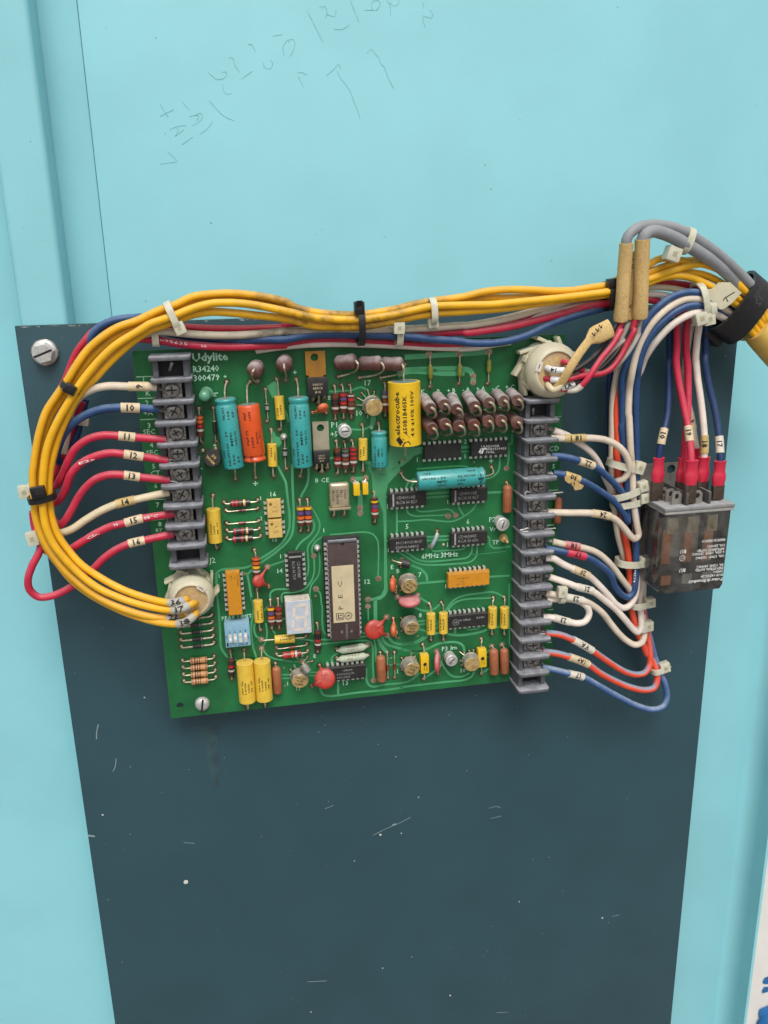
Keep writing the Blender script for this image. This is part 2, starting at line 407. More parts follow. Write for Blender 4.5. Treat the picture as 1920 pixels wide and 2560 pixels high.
M_MINT = mat('mint_resistor', (0.44,0.50,0.37), 0.45, var=0.07, dust=0.3, dustcol=(0.55,0.52,0.45))
M_OLIVE = mat('olive_diode', (0.205,0.200,0.028), 0.4, var=0.2, dust=0.2)
M_DIODE = mat('black_diode', (0.012,0.012,0.014), 0.4, var=0.2, dust=0.25)
M_GLASSR = mat('red_glass', (0.26,0.030,0.022), 0.15, var=0.3, coat=0.6)
M_OPTO = mat('cream_chip', (0.66,0.44,0.125), 0.55, var=0.08, vscale=700, dust=0.15)
M_NETO = mat('orange_network', (0.60,0.245,0.006), 0.45, var=0.06, dust=0.15)
M_CERAM = mat('brown_ceramic', (0.055,0.032,0.030), 0.55, var=0.12, dust=0.25)
M_LABEL = mat('cream_label', (0.60,0.50,0.31), 0.6, var=0.08, vscale=120, spots=0.2, spotcol=(0.35,0.30,0.22), spotscale=150)
M_CRYST = mat('crystal_can', (0.52,0.44,0.29), 0.28, metal=0.6, var=0.18, vscale=250, dust=0.15)
M_SWBL = mat('switch_blue', (0.225,0.43,0.56), 0.5, var=0.06, dust=0.2)
M_CREAM = mat('cream_white', (0.68,0.63,0.53), 0.5, var=0.07, dust=0.2)
M_SEG = mat('display_face', (0.50,0.545,0.61), 0.4, var=0.08, dust=0.1)
M_SEGC = mat('display_segment', (0.74,0.62,0.50), 0.35, var=0.06)
M_LEDG = mat('green_led', (0.11,0.34,0.20), 0.25, var=0.1, coat=0.5, dust=0.15)
M_SLEEVE = mat('clear_sleeve', (0.35,0.42,0.48), 0.3, var=0.1, coat=0.5)
M_NYLON = mat('ivory_nylon', (0.60,0.56,0.40), 0.45, var=0.07, vscale=80, dust=0.2, sss=0.35)
M_NYLT = mat('tan_insert', (0.52,0.37,0.20), 0.5, var=0.12, dust=0.2)
M_MARK = mat('marker_sleeve', (0.66,0.53,0.34), 0.6, var=0.12, vscale=500, dust=0.12, spots=0.25, spotcol=(0.35,0.24,0.12), spotscale=700)
M_MARKY = mat('yellowed_marker', (0.55,0.40,0.16), 0.6, var=0.14, vscale=500, spots=0.3, spotcol=(0.30,0.18,0.06), spotscale=500)
M_SHRINK = mat('tan_heatshrink', (0.60,0.41,0.165), 0.72, var=0.12, vscale=900, bump=0.25, bscale=1500, spots=0.12, spotcol=(0.28,0.19,0.08), spotscale=900)
WD = dict(var=0.08, vscale=120, spec=0.4, roughvar=0.08)
M_W = {'red': mat('red_pvc', (0.58,0.020,0.062), 0.38, dust=0.38, dustcol=(0.42,0.30,0.29), **WD),
 'deep': mat('deep_red_pvc', (0.47,0.012,0.038), 0.38, dust=0.30, dustcol=(0.34,0.24,0.23), **WD),
 'white': mat('white_pvc', (0.80,0.70,0.62), 0.42, dust=0.42, dustcol=(0.46,0.40,0.33), spots=0.12, spotcol=(0.30,0.22,0.14), spotscale=300, **WD),
 'cream': mat('cream_pvc', (0.68,0.58,0.38), 0.46, dust=0.35, dustcol=(0.42,0.37,0.30), spots=0.25, spotcol=(0.34,0.27,0.16), spotscale=160, **WD),
 'tanw': mat('stained_white_pvc', (0.74,0.63,0.50), 0.42, dust=0.5, dustcol=(0.36,0.31,0.25), spots=0.45, spotcol=(0.36,0.21,0.06), spotscale=70, **WD),
 'burnt': mat('sooty_white_pvc', (0.55,0.48,0.37), 0.5, dust=0.5, dustcol=(0.28,0.25,0.21), spots=0.75, spotcol=(0.07,0.055,0.045), spotscale=55, soot=(tuple(P(740,830,9)),38,.9), **WD),
 'blue': mat('blue_pvc', (0.020,0.066,0.185), 0.38, dust=0.62, dustcol=(0.17,0.24,0.36), **WD),
 'navy': mat('navy_pvc', (0.010,0.032,0.110), 0.42, dust=0.28, dustcol=(0.13,0.17,0.25), **WD),
 'yellow': mat('yellow_pvc', (0.86,0.45,0.006), 0.38, dust=0.42, dustcol=(0.58,0.40,0.17), soot=(tuple(P(850,800,14)),62,.75), **WD),
 'sooty': mat('sooty_yellow_pvc', (0.82,0.42,0.010), 0.40, dust=0.5, dustcol=(0.54,0.38,0.18), spots=0.5, spotcol=(0.16,0.11,0.05), spotscale=60, soot=(tuple(P(870,790,14)),75,.9), **WD),
 'orange': mat('orange_pvc', (0.80,0.075,0.018), 0.40, dust=0.25, dustcol=(0.5,0.3,0.25), **WD),
 'orangeblue': mat('orange_oversprayed', (0.80,0.080,0.024), 0.45, dust=1.0, dustcol=(0.20,0.31,0.40), up0=0.1, up1=0.75, dn0=0.75, **WD),
 'blueover': mat('blue_oversprayed', (0.040,0.105,0.28), 0.45, dust=0.8, dustcol=(0.36,0.42,0.46), **WD),
 'grey': mat('grey_pvc', (0.25,0.26,0.275), 0.50, dust=0.4, dustcol=(0.34,0.33,0.31), **WD),
 'black': mat('black_pvc', (0.010,0.010,0.011), 0.42, dust=0.12, **WD),
 'lgrey': mat('light_grey_pvc', (0.40,0.36,0.31), 0.45, dust=0.3, **WD)}
BAND = {'k':(0.008,0.007,0.007),'n':(0.16,0.045,0.016),'r':(0.45,0.014,0.018),'o':(0.72,0.13,0.012),'y':(0.80,0.45,0.012),'g':(0.05,0.15,0.10),
 'b':(0.03,0.06,0.16),'v':(0.10,0.06,0.20),'a':(0.20,0.22,0.25),'s':(0.52,0.47,0.40),'G':(0.62,0.52,0.20),'t':(0.30,0.10,0.05)}
M_BAND = {k: mat('band_'+k, c, 0.35, var=0.1, dust=0.15, coat=0.2) for k, c in BAND.items()}

# ------------------------------------------------------------------ setting: the cabinet door
H_PLATE, H_STRIP, H_DOOR = -14.0, -16.4, -37.0
def struct(name, mb, m, parent=None, sharp=30):
    o = obj(name, mb, m, parent, sharp)
    if not parent: o['kind'] = 'structure'
    return o
xs = P(68, 0, H_STRIP).x                                  # right edge of the raised strip
xl = P(24, 632, H_STRIP).x                                # its left edge
xseam = P(238, 400, H_DOOR).x
xcrease = P(1819, 2517, H_DOOR).x
z0, z1 = -560.0, 520.0; ztop_d = P(960, 760, H_DOOR).z
mb = MB(); n_ = Vector((0,-1,0))
mb.prism([(xl-330, -H_DOOR, z0), (xcrease-9, -H_DOOR, z0), (xcrease-9, -H_DOOR, z1), (xl-330, -H_DOOR, z1)], n_, 2)
door = struct('cabinet_door', mb, M_DOOR); door['label'] = 'light turquoise painted sheet metal cabinet door behind everything'
# return flange towards the viewer on the hinge side, with a bent corner
prof = []
R = 9.0
for i in range(9):
    t = math.pi/2*i/8; prof.append((xcrease-R+R*math.sin(t), H_DOOR+R-R*math.cos(t)))
prof.append((xcrease, H_DOOR+19)); inner = prof[::-1]
outer = [(xcrease+2, H_DOOR+19), (xcrease+2, H_DOOR-2), (xcrease-R, H_DOOR-2)]
sec = prof+outer
mb = MB(); mb.prism([(x, -h, z1) for x, h in sec], Vector((0,0,1)), z1-z0)
struct('return_flange', mb, M_DOOR, door)
# raised stiffener strip at the left: rounded edges
mb = MB(); r = 2.5; sec = [(xl, H_DOOR+0.05), (xl, H_STRIP-r)]
for i in range(1, 6): t = math.pi/2*i/5; sec.append((xl+r-r*math.cos(t), H_STRIP-r+r*math.sin(t)))
for i in range(0, 6): t = math.pi/2*i/5; sec.append((xs-r+r*math.sin(t), H_STRIP-r+r*math.cos(t)))
sec.append((xs, H_DOOR+0.05))
mb.prism([(x, -h, z1) for x, h in sec], Vector((0,0,1)), z1-z0)
struct('stiffener_strip', mb, M_DOOR, door)
# inner door panel, a lapped sheet whose edge makes the seam
mb = MB(); t = 1.3; mb.box(((xseam+xcrease-11)/2, -(H_DOOR+t/2+0.1), (z0+z1)/2), xcrease-11-xseam, t, z1-z0, ch=0.45)
struct('door_panel', mb, M_DOOR, door)
obj('seam_gap', MB().box((xseam-.22, -(H_DOOR+.12), (z0+z1)/2), .42, .2, z1-z0), mat('seam_dark', (.085,.21,.235), .8), door)  # thin dark strip drawn along the panel edge in place of an open gap
# faint pencil notes on the panel
def scribbles():
    L = ['V 0 615; 20 650; 48 695', 'V 0 690; 40 670; 82 648', 'V 130 598; 175 655', 'V 175 692; 215 682; 232 690; 215 715', 'V 210 690; 235 670; 255 690; 225 725; 190 745', 'V 58 768; 100 750; 152 744', 'V 92 752; 108 775; 90 808; 142 768',
     'V 235 795; 280 765; 312 720', 'V 130 858; 195 812', 'V 45 900; 102 955; 60 965; 0 972', 'V 290 594; 330 640; 380 690; 440 716', 'V 285 428; 330 468; 365 470; 392 450; 395 428; 370 428', 'V 370 500; 378 540; 400 562; 425 548', 'V 405 345; 430 342; 445 390; 475 430',
     'V 485 467; 545 424', 'V 520 266; 540 262; 565 305', 'V 870 62; 900 120; 935 190; 967 252', 'V 945 42; 980 40; 990 75; 980 105', 'V 990 85; 1035 98; 1043 60', 'V 1030 172; 1080 176; 1125 145', 'V 1128 2; 1150 60; 1180 135', 'V 1210 62; 1290 60', 'V 1258 55; 1255 15; 1285 2; 1305 15; 1295 45; 1282 60',
     'V 1345 2; 1362 30; 1366 88', 'V 1362 15; 1385 36; 1410 25; 1418 2', 'V 1558 14; 1564 45', 'V 1600 60; 1617 85; 1605 108; 1560 95; 1560 130; 1575 165', 'V 985 450; 1030 412; 1060 380; 1070 410', 'V 1050 420; 1065 460; 1100 500; 1135 560; 1150 610; 1170 650; 1185 708',
     'V 1225 318; 1255 290; 1275 320; 1300 345; 1305 375; 1330 400; 1350 460; 1385 525', 'V 815 430; 840 430; 872 445', 'V 820 455; 848 515', 'V 668 214; 725 205', 'V 735 330; 728 280; 755 240; 790 236; 800 265; 785 310; 768 335', 'V 615 370; 615 395; 650 410; 668 380; 655 355']
    mb = MB()
    for s in L:
        q = V3(path3(s, H_DOOR+1.3+0.16, 3)); mb.ribbon(q, 0.25)
    return obj('pencil_note', mb, M_PENCIL, door)
part(scribbles(), 'faint grey pencil scribbles on the door paint')
mb = MB()
for k in range(150):
    x = random.uniform(xseam+3, xcrease-15) if k % 5 else random.uniform(xl+3, xs-4); hh = H_DOOR+1.3+.14 if k % 5 else H_STRIP+.05
    mb.disc(Vector((x, -hh, random.uniform(ztop_d, z1-60))), random.choice((.15,.2,.2,.3,.42)), 6)
o = obj('paint_fleck', mb, mat('door_fleck', (.19,.43,.46), .6, var=.5, vscale=60), door, recalc=False); o['kind'] = 'stuff'
# white wall beyond the door edge, with splashes of blue paint
zc = -260.0; xw = xcrease+60
mb = MB().box((xw+260, 330, zc), 900, 20, 900); wall = struct('wall', mb, M_WALL); wall['label'] = 'white wall with blue paint seen past the door edge'
mb = MB()
for cxp, cyp, rr in ((1918, 2452, 9), (1914, 2475, 6), (1919, 2530, 16), (1909, 2556, 12), (1905, 2575, 16)):
    c = P(cxp, cyp, -319.4+len(mb.v)*.04); rr *= 1.35*mmpx(cxp, cyp, -319)
    mb.add([c+XD*rr*(0.75+.35*random.random())*math.cos(a*.5236)+ZD*rr*(0.75+.6*random.random())*math.sin(a*.5236) for a in range(12)], [tuple(range(12))])
obj('paint_splash', mb, M_WBLUE, wall)

# unseen concrete sheet below the frame, added for bounce light and reflections
M_GRND = mat('concrete', (0.20,0.19,0.175), 0.85, var=0.1, vscale=3)
gnd = struct('bounce_ground', MB().box((100, -3990, -1250), 16000, 8600, 20), M_GRND); gnd['label'] = 'concrete sheet added out of view to reflect light'
# ------------------------------------------------------------------ mounting plate
TLp = P(36, 815, H_PLATE); xr = P(1839, 900, H_PLATE).x; ztop = TLp.z; xlp = TLp.x
mb = MB(); mb.box(((xlp+xr)/2, -(H_PLATE-1.0), (ztop+z0+60)/2), xr-xlp, 2.0, ztop-z0-60, ch=0.35)
plate = tag(obj('mounting_plate', mb, M_PLATE), 'dark blue painted steel mounting plate carrying the circuit board', 'plate')
mb = MB(); x = xlp+2
while x < xr-6:                                             # chipped paint along the top edge
    if random.random() < 0.62:
        w_ = random.uniform(1.0, 6); hgt = random.uniform(0.25, 0.8)
        mb.add([(x, -H_PLATE-0.06, ztop-0.35), (x+w_, -H_PLATE-0.06, ztop-0.4), (x+w_*.7, -H_PLATE-0.06, ztop-.4-hgt*random.random()), (x+w_*.3, -H_PLATE-0.06, ztop-.4-hgt)], [(0,1,2,3)])
    x += random.uniform(1.5, 9)
obj('paint_chip', mb, M_CHIP, plate)
HP = H_PLATE+0.06
def scratch(s, w_): return MB().ribbon(V3(path3(s, HP, 2)), w_)
mb = MB()
for s, w_ in (('W 632 285; 622 330; 620 380', .45), ('W 747 505; 740 560; 725 588', .35), ('Y 690 805; 760 770; 830 740; 885 711', .30), ('Y 790 752; 808 746', .8), ('W 565 1000; 610 1006', .9),
             ('Y 440 668; 485 650', .3), ('Y 1290 665; 1330 655; 1350 662', .3), ('Y 1300 718; 1355 705', .3), ('W 1180 1045; 1250 1050', .3), ('X 80 1520; 125 1508', .3), ('Y 350 1565; 450 1560', .35), ('Y 1330 1725; 1390 1722', .3)):
    obj('scratch', MB().ribbon(V3(path3(s, HP, 2)), w_), M_SCR, plate)
mb = MB()
for z, x, y, r in (('W',1195,1300,1.35),('W',660,868,.55),('Y',728,803,.7),('Y',836,795,.4),('Y',1090,1636,.55),('Y',740,1494,.4),('W',929,113,.4),('X',15,1530,.6),('Y',1448,1150,.4),('Y',926,608,.35),('Y',368,1722,.4),('Y',593,938,.3),('Y',808,398,.3),('Y',890,1436,.3)):
    c = PZ(z, x, y, HP); mb.lathe(c+YD*0.1, c-YD*0.5, [(0, r), (0.2, r*.9), (0.32, r*.3)], 8)
for k in range(330):
    a = Vector((random.uniform(xlp+4, xr-4), -HP, random.uniform(z0+150, ztop-4))); mb.disc(a, random.choice((.10,.12,.15,.22)), 5)
o = obj('paint_speck', mb, M_SPECK, plate); o['kind'] = 'stuff'
mb = MB().add([PZ('W', x, y, HP-0.02) for x, y in ((1300,255),(1420,255),(1400,400),(1412,560),(1410,690),(1365,695),(1350,590),(1325,440))], [tuple(range(8))])
part(obj('oil_stain', mb, M_STAIN, plate), 'dark drip stain running down the plate')

def hexbolt(c, r, washer_r, label):
    root = empty('hex_bolt', c, label, 'bolt')
    obj('washer', MB().lathe(c, c-YD, [(0, washer_r*.96), (0.15, washer_r), (0.9, washer_r), (1.1, washer_r*.93)], 24), M_DULL, root)
    h = obj('flange', MB().lathe(c-YD*1.1, c-YD*3, [(0, r*1.12), (0.5, r*1.12), (0.9, r*1.0)], 24), M_STEEL, root)
    mb = MB(); ang = 0.2
    ring = lambda rr, hh: [c+XD*rr*math.cos(ang+i*math.pi/3)+ZD*rr*math.sin(ang+i*math.pi/3)-YD*hh for i in range(6)]
    mb.add(ring(r, 1.9)+ring(r, 5.0)+ring(r*.86, 5.6), [(i, (i+1)%6, 6+(i+1)%6, 6+i) for i in range(6)]+[(6+i, 6+(i+1)%6, 12+(i+1)%6, 12+i) for i in range(6)]+[tuple(range(12,18)), tuple(range(5,-1,-1))])
    obj('head', mb, M_STEEL, root, 20)
    u = (XD*math.cos(.36)+ZD*math.sin(.36)); obj('slot', MB().box(c-YD*5.62, r*1.75, .16, .95, (u, YD, YD.cross(u))), M_DARKP, root)
hexbolt(P(113, 881, H_PLATE), 4.9, 6.0, 'slotted hex bolt with washer in the corner of the dark plate')

# ------------------------------------------------------------------ circuit board
BW = P(1413, 836).x; BHT = P(331, 878).z
pcb = empty('circuit_board', (BW/2, 1.6, BHT/2), 'green printed circuit board crowded with coloured components and two grey terminal strips', 'circuit board')
hole = PZ('H', 325, 1400); 
mb = MB().plate_hole([(0,0),(BW,0),(BW,BHT),(0,BHT)], [(hole.x, hole.z, 1.7)], -1.6, 0)
obj('substrate', mb, M_PCB, pcb, 30)
mb = MB()
for c, sx, sz in (((BW/2, .8, -.03), BW, .06), ((-.03, .8, BHT/2), .06, BHT), ((BW/2, .8, BHT+.03), BW, .06), ((BW+.03, .8, BHT/2), .06, BHT)): mb.box(c, sx, 1.5, sz)
obj('cut_edge', mb, M_PCBE, pcb)
mb = MB().lathe(hole, hole-YD, [(0, 2.6), (0.04, 2.6)], 20); 

TZ, PADZ, SILKZ = 0.05, 0.09, 0.13
def trace(s, wz):
    p = pts(s); z, x, y, h = p[0]; wmm = mmz(z, x, y, wz)
    obj('copper_trace', MB().ribbon(V3(path3(s, TZ, 1.2)), wmm), M_TRACE, pcb, recalc=False)
def fill(s):
    q = [PZ(z, x, y, TZ-0.015) for z, x, y, h in pts(s)]
    bm = bmesh.new(); vs = [bm.verts.new(v) for v in q]; bmesh.ops.triangle_fill(bm, use_beauty=True, edges=[bm.edges.new((vs[i], vs[(i+1) % len(vs)])) for i in range(len(vs))], normal=(0,-1,0))
    obj('copper_fill', MB().bm(bm), M_TRACE, pcb, recalc=False)
def pad(z, x, y, rz=33, flux=True):
    c = PZ(z, x, y, PADZ); r = mmz(z, x, y, rz)
    obj('solder_pad', MB().lathe(c+YD*.04, c-YD, [(0, r), (0.05, r), (0.09, r*.85), (0.10, r*.3)], 16), M_PAD, pcb)
def joint(z, x, y, r=0.75):
    """solder fillet with a stain of flux where a lead enters the board"""
    c = PZ(z, x, y, 0)
    obj('flux_stain', MB().disc(c-YD*.03, r*2.3, 14), M_FLUX, pcb, recalc=False)
    obj('solder_joint', MB().lathe(c, c-YD, [(0.04, r), (0.25, r*.75), (0.6, r*.42)], 10), M_LEAD, pcb)

for s, wz in (('C 330 245; 700 222; 1000 205; 1290 185', 58), ('C 330 395; 600 385; 980 380; 1080 400; 1118 460; 1120 520', 62), ('C 250 440; 400 400; 800 425; 1020 420', 70),
 ('B 935 640; 1080 636; 1200 622; 1300 590; 1380 620', 22), ('B 1195 1075; 1340 1075; 1420 1020; 1465 920', 22), ('B 420 850; 445 900; 468 990', 22), ('B 930 1408; 1000 1402', 28),
 ('B 340 1495; 420 1650; F 340 200; 365 400; 387 600; 378 760; 300 910; 150 1030; 30 1105; E 1290 1140; 1180 1190; 1000 1208; 890 1218; 838 1255; 832 1320; 845 1500; H 752 150; 770 330; 785 560; 800 740; 872 845', 27),
 ('F 418 0; 420 200; 428 400; 435 650; 400 840; 250 1000; 60 1135; E 1290 1185; 1230 1230; 1200 1262; 1130 1265', 27), ('E 1190 1270; 1215 1400; 1245 1580; H 1150 150; 1170 300; 1150 430; 1140 500; 1160 700; 1205 860', 24),
 ('F 600 0; 605 150; 580 260; 540 330; 515 385', 26), ('F 635 495; 700 600; 735 690; 720 780; 650 880; 600 945; 605 1150; 600 1250; 570 1310', 18),
 ('F 650 640; 672 720; 630 810; 520 900; 475 960; 455 1015', 24), ('F 775 830; 690 890; 650 950; 645 1030', 17), ('F 667 1080; 670 1240; 640 1340; 560 1440; 440 1480; 302 1495; 302 1600; H 1500 190', 19),
 ('F 850 815; 1000 803; 1250 785; 1340 805; 1400 880; 1412 1000; 1406 1300', 17), ('F 725 1010; 735 1150; 715 1290; 640 1390; 620 1480; 632 1640; I 355 170; 375 400; 385 580', 17),
 ('F 690 1440; 735 1480; 755 1620; I 485 250; 488 430; 510 560; 575 605', 17), ('F 165 1560; 165 1490; 205 1452; 395 1440', 22), ('F 130 1182; 345 1110', 20),
 ('F 1202 300; 1202 560', 56), ('F 1115 170; 1275 165', 46),
 ('G 240 495; 240 640; 242 790', 20), ('G 350 495; 368 565; 440 598; 600 595; 815 590', 18), ('G 465 485; 475 535; 545 548; 700 535; 850 525; 910 575', 18),
 ('G 245 662; 420 655; 580 640; 720 655; 880 660; 1000 610; 1120 520; 1170 435', 19), ('G 945 455; 960 510; 1018 605', 19), ('G 580 345; 870 325', 24), ('G 580 388; 870 368', 24),
 ('G 1280 330; 1475 322', 26), ('G 585 842; 870 828', 26), ('G 585 882; 870 868', 26), ('G 635 975; 655 1000; 820 995; 1010 975; 1055 930', 18),
 ('G 240 1000; 330 1058; 450 1130; 560 1160; 900 1150; 1090 1125; 1155 1060; 1165 930', 20), ('G 310 1000; 400 1048; 480 1100; 580 1122; 900 1100; 1060 1072; 1102 1010; 1108 930', 20),
 ('G 405 1165; 520 1215; 580 1280; 590 1365', 27), ('G 480 1376; 840 1345', 26), ('G 1300 1300; 1540 1285', 24), ('G 1280 830; 1305 850; 1312 930; 1350 965; 1550 948', 20),
 ('G 345 285; 365 220; 400 190; 470 165', 20), ('G 405 280; 425 225; 480 190', 20), ('G 1240 175; 1340 150; 1410 80; 1425 0; C 1425 1385', 20), ('C 1525 1230; 1530 1380; 1512 1510', 20), ('C 1500 1245; 1560 1240; 1568 1130', 22),
 ('G 110 380; 165 375', 18), ('G 110 885; 165 880', 18), ('C 440 1305; 560 1290', 34), ('C 960 1285; 1100 1275', 34), ('C 960 1335; 1100 1328', 16), ('C 470 1530; 1050 1505; 1080 1530', 14),
 ('J 215 150; 335 222', 22), ('J 150 260; 240 300; 330 310; 400 285; 460 230', 24), ('J 420 470; 520 310; 610 195; 700 145; 900 108; 1080 95; 1190 145', 20), ('J 420 520; 530 335; 620 225; 720 182; 1050 160', 20),
 ('J 200 430; 420 412', 26), ('J 200 467; 420 455', 20), ('J 545 575; 680 590; 900 560; 1020 520; 1080 500; 1250 490', 30), ('J 632 495; 636 580', 28), ('J 740 488; 785 524; 900 510; 965 468', 20),
 ('J 0 692; 150 685; 260 640; 320 590; 295 545; 215 520', 26), ('J 370 578; 460 560', 28), ('J 0 740; 80 768; 240 770; 330 742; 430 692; 550 670; 670 675; 725 710; 745 780', 28),
 ('J 455 870; 530 990; 600 1060; 720 1065; 800 1025', 22), ('J 0 1190; 500 1130; 760 1100; 830 1060; 855 1010', 24), ('J 0 1142; 100 1120; 230 1020', 24), ('J 280 1085; 405 1000', 26), ('J 950 1020; 1050 960', 24), ('J 985 800; 1060 740', 18), ('J 990 845; 1040 835', 18), ('J 245 770; 248 800', 30),
 ('I 1222 0; 1225 80; 1180 145; 1110 172; 1030 178', 36), ('I 1098 180; 1100 420', 42), ('I 1015 270; 1018 420', 17), ('I 900 590; 985 560', 20), ('I 465 640; 600 640; 800 630; 1010 600', 20),
 ('I 470 692; 700 672; 950 652; 1030 660; 1064 710; 1070 900; 1078 1100', 20), ('I 170 640; 300 640; 400 662; 470 690', 18), ('I 1085 640; 1100 730; 1105 900', 22), ('I 1130 630; 1175 720; 1235 790', 44),
 ('I 1170 610; 1225 690; 1350 732; 1450 760; 1560 772; 1660 765', 28), ('I 1240 600; 1310 675; 1430 695; 1560 670; 1659 612', 28), ('I 600 930; 602 840; 665 800', 22), ('I 992 970; 1000 1120; 1050 1180; 1200 1160; 1480 1120; 1620 1020', 24),
 ('I 462 1190; 490 1268; 550 1290; 900 1250; 1300 1210; 1420 1190', 26), ('I 668 1105; 670 1270', 26), ('I 0 868; 120 895; 255 890', 17), ('I 320 1018; 420 1018', 17), ('I 320 1055; 420 1055', 17), ('I 1245 935; 1420 920', 17),
 ('H 1185 450; 1175 520; 1200 600; 1255 632', 24), ('H 1310 450; 1325 550; 1315 640; 1280 720', 18), ('H 1270 740; 1320 815; 1400 858; 1520 880; 1640 898', 20), ('H 1385 530; 1425 580', 18), ('H 1480 1045; 1620 1045', 18), ('H 1480 1088; 1620 1085', 18), ('H 1290 310; 1340 250', 20), ('H 960 870; 1000 890', 20), ('H 1450 400; 1560 400', 18),
 ('G 1100 1030; 1120 1040; 1500 1005', 6), ('J 1255 0; 1262 700', 14)):
    trace(s, wz)
for s in ('B 215 580; 310 515; 345 560; 365 700; 285 718', 'B 272 1090; 300 1100; 322 1155; 395 1180; 390 1235; 345 1285; 330 1240; 262 1235',
          'C 170 1245; 440 1245; 445 1290; 520 1305; 540 1345; 440 1380; 380 1440; 300 1500; 230 1530; 120 1590; 20 1600; -60 1560; -140 1450; -110 1440; 60 1450; 140 1350',
          'F 1265 0; 1330 120; 1342 260; 1345 380; 1420 440; 1465 560; 1475 900; 1475 1440; 1440 1510; 1360 1540; 1360 1575; 1440 1560; 1505 1500; 1515 1440; 1505 900; 1502 560; 1500 340; 1520 230; 1659 80; 1659 -40; 1500 120; 1430 130; 1380 90; 1360 0',
          'C -50 830; -20 840; 0 960; -40 1090; -70 1060'):
    fill(s)
for a in (('G',830,600),('G',918,592),('G',32,1320),('C',1505,1525,32),('C',1240,1570,28),('F',1200,505,36),('F',1203,570,34),('F',1408,1320,33),('F',665,1058,34),('F',690,1440,36),('I',1015,178,36),('I',1013,257,33),('I',1078,1110,33),
          ('C',1120,460,34),('C',1120,535,34),('F',345,1112,22),('I',250,890,34),('H',1260,640,36),('H',1262,738,34),('B',100,525,20),('A',1590,520,22),('H',1520,966,12),('H',1530,1172,12),('I',1368,625,11),('I',1588,600,11),('I',410,138,13),('F',685,1520,12),('G',1130,-20,10),('E',1145,1265,26)):
    pad(*a)

# silkscreen legends
SILK = MB()
def silk(z, x, y, s, hz, wz=None, bold=0.012, al='l'):
    text_flat(SILK, s, PZ(z, x, y, SILKZ), XD, ZD, mmz(z, x, y, hz), mmz(z, x, y, wz) if wz else None, al, bold)
silk('A',835,292,'Udylite',92,418,0.03)
silk('A',845,417,'R34240',72,300); silk('A',852,521,'300479',72,300)
for z, x, y, s, hz in (('A',1195,492,'+',50),('A',270,530,'1',55),('A',300,690,'K',60),('A',295,800,'2',60),('A',275,915,'+A',60),('A',322,1060,'3',60),('A',270,1135,'SEC',60),('A',345,1285,'4',60),('A',305,1375,'SEC',60),('A',375,1530,'5',60),('A',355,1610,'CT',60),
  ('E',118,280,'6',60),('E',140,500,'7',60),('E',165,720,'8',60),('E',140,785,'RY',45),('B',520,450,'+',60),('B',960,1055,'P1',62),('B',952,1160,'+5',58),('B',1345,572,'17',62),('B',1250,918,'10',58),('B',925,735,'E',45),('B',1395,1090,'+',70),('B',1375,950,'1',45),('F',685,214,'B',50),('F',750,211,'C',50),('F',810,208,'E',50),
  ('C',520,665,'K',48),('C',660,665,'- B',48),('C',820,655,'+ B',48),('C',995,642,'- A',48),('C',1155,635,'+ A',48),('C',1335,625,'- C',48),('C',1490,614,'+ C',48),('C',472,1270,'1',48),('C',472,1450,'1',48),('C',1015,1242,'2',50),('C',1022,1412,'1',50),('C',1300,1475,'+',70),
  ('D',695,205,'J1',58),('D',610,1420,'C',55),('D',675,1415,'D',55),('D',640,1085,'2',50),('D',650,1620,'5',50),('E',1258,265,'+',80),('E',1458,377,'16',58),('E',1340,418,'1',50),('E',1348,652,'1',50),('E',1482,897,'15',50),('E',750,1142,'J2',66),('E',1570,1088,'1',50),('E',1538,1257,'14',52),('E',862,1312,'1',48),('E',785,1478,'6',48),
  ('F',1253,1382,'12',55),('F',778,787,'1',50),('G',130,512,'1',50),('G',822,460,'1',50),('G',343,747,'5',55),('G',1040,692,'6',55),('G',820,952,'1',50),('G',138,1012,'1',48),('G',1303,668,'P2',55),('G',1308,777,'Vr',50),('G',1338,927,'TP',50),('G',525,1094,'6MHz',58),('G',748,1078,'3MHz',58),
  ('G',172,1212,'E',50),('G',238,1257,'B',50),('G',488,1302,'7',55),('G',798,1433,'1',48),('G',228,1480,'1',45),('H',805,420,'PEAK LIMIT',50),('I',388,852,'E',46),('I',180,865,'C',40),('I',245,835,'B',40),('I',725,1168,'13',56),('I',1598,388,'8',55),('I',1350,1030,'1',50),('I',190,1230,'11',46),('I',85,1168,'1',46),('I',1345,572,'1',46),('I',1240,868,'- -',40),
  ('J',483,772,'P3',52),('J',585,758,'Irn',48),('J',700,1022,'10',48),('A',930,1545,'-',60),('A',1075,1290,'+',60)):
    silk(z, x, y, s, hz)
for s, wz in (('A 188 472; 365 465', 9), ('A 205 720; 385 714', 9), ('A 235 965; 415 957', 9), ('E 70 410; 240 405', 9), ('D 630 1022; 755 1018', 9), ('K 430 735; 535 730', 8), ('K 410 1080; 495 1075', 8), ('K 470 10; 560 5', 8), ('A 1052 660; 1130 657', 10), ('A 1075 692; 1108 692; 1092 665; 1075 692', 8), ('E 100 650; 250 630', 7), ('L 420 470; 465 465', 7), ('L 410 780; 450 775', 7)):
    p = pts(s); q = [PZ(a, b, c, SILKZ) for a, b, c, d in p]; SILK.ribbon(q, mmz(p[0][0], p[0][1], p[0][2], wz))
part(obj('silkscreen_lettering', SILK, M_SILK, pcb, recalc=False), 'pale green printed legends and component numbers')

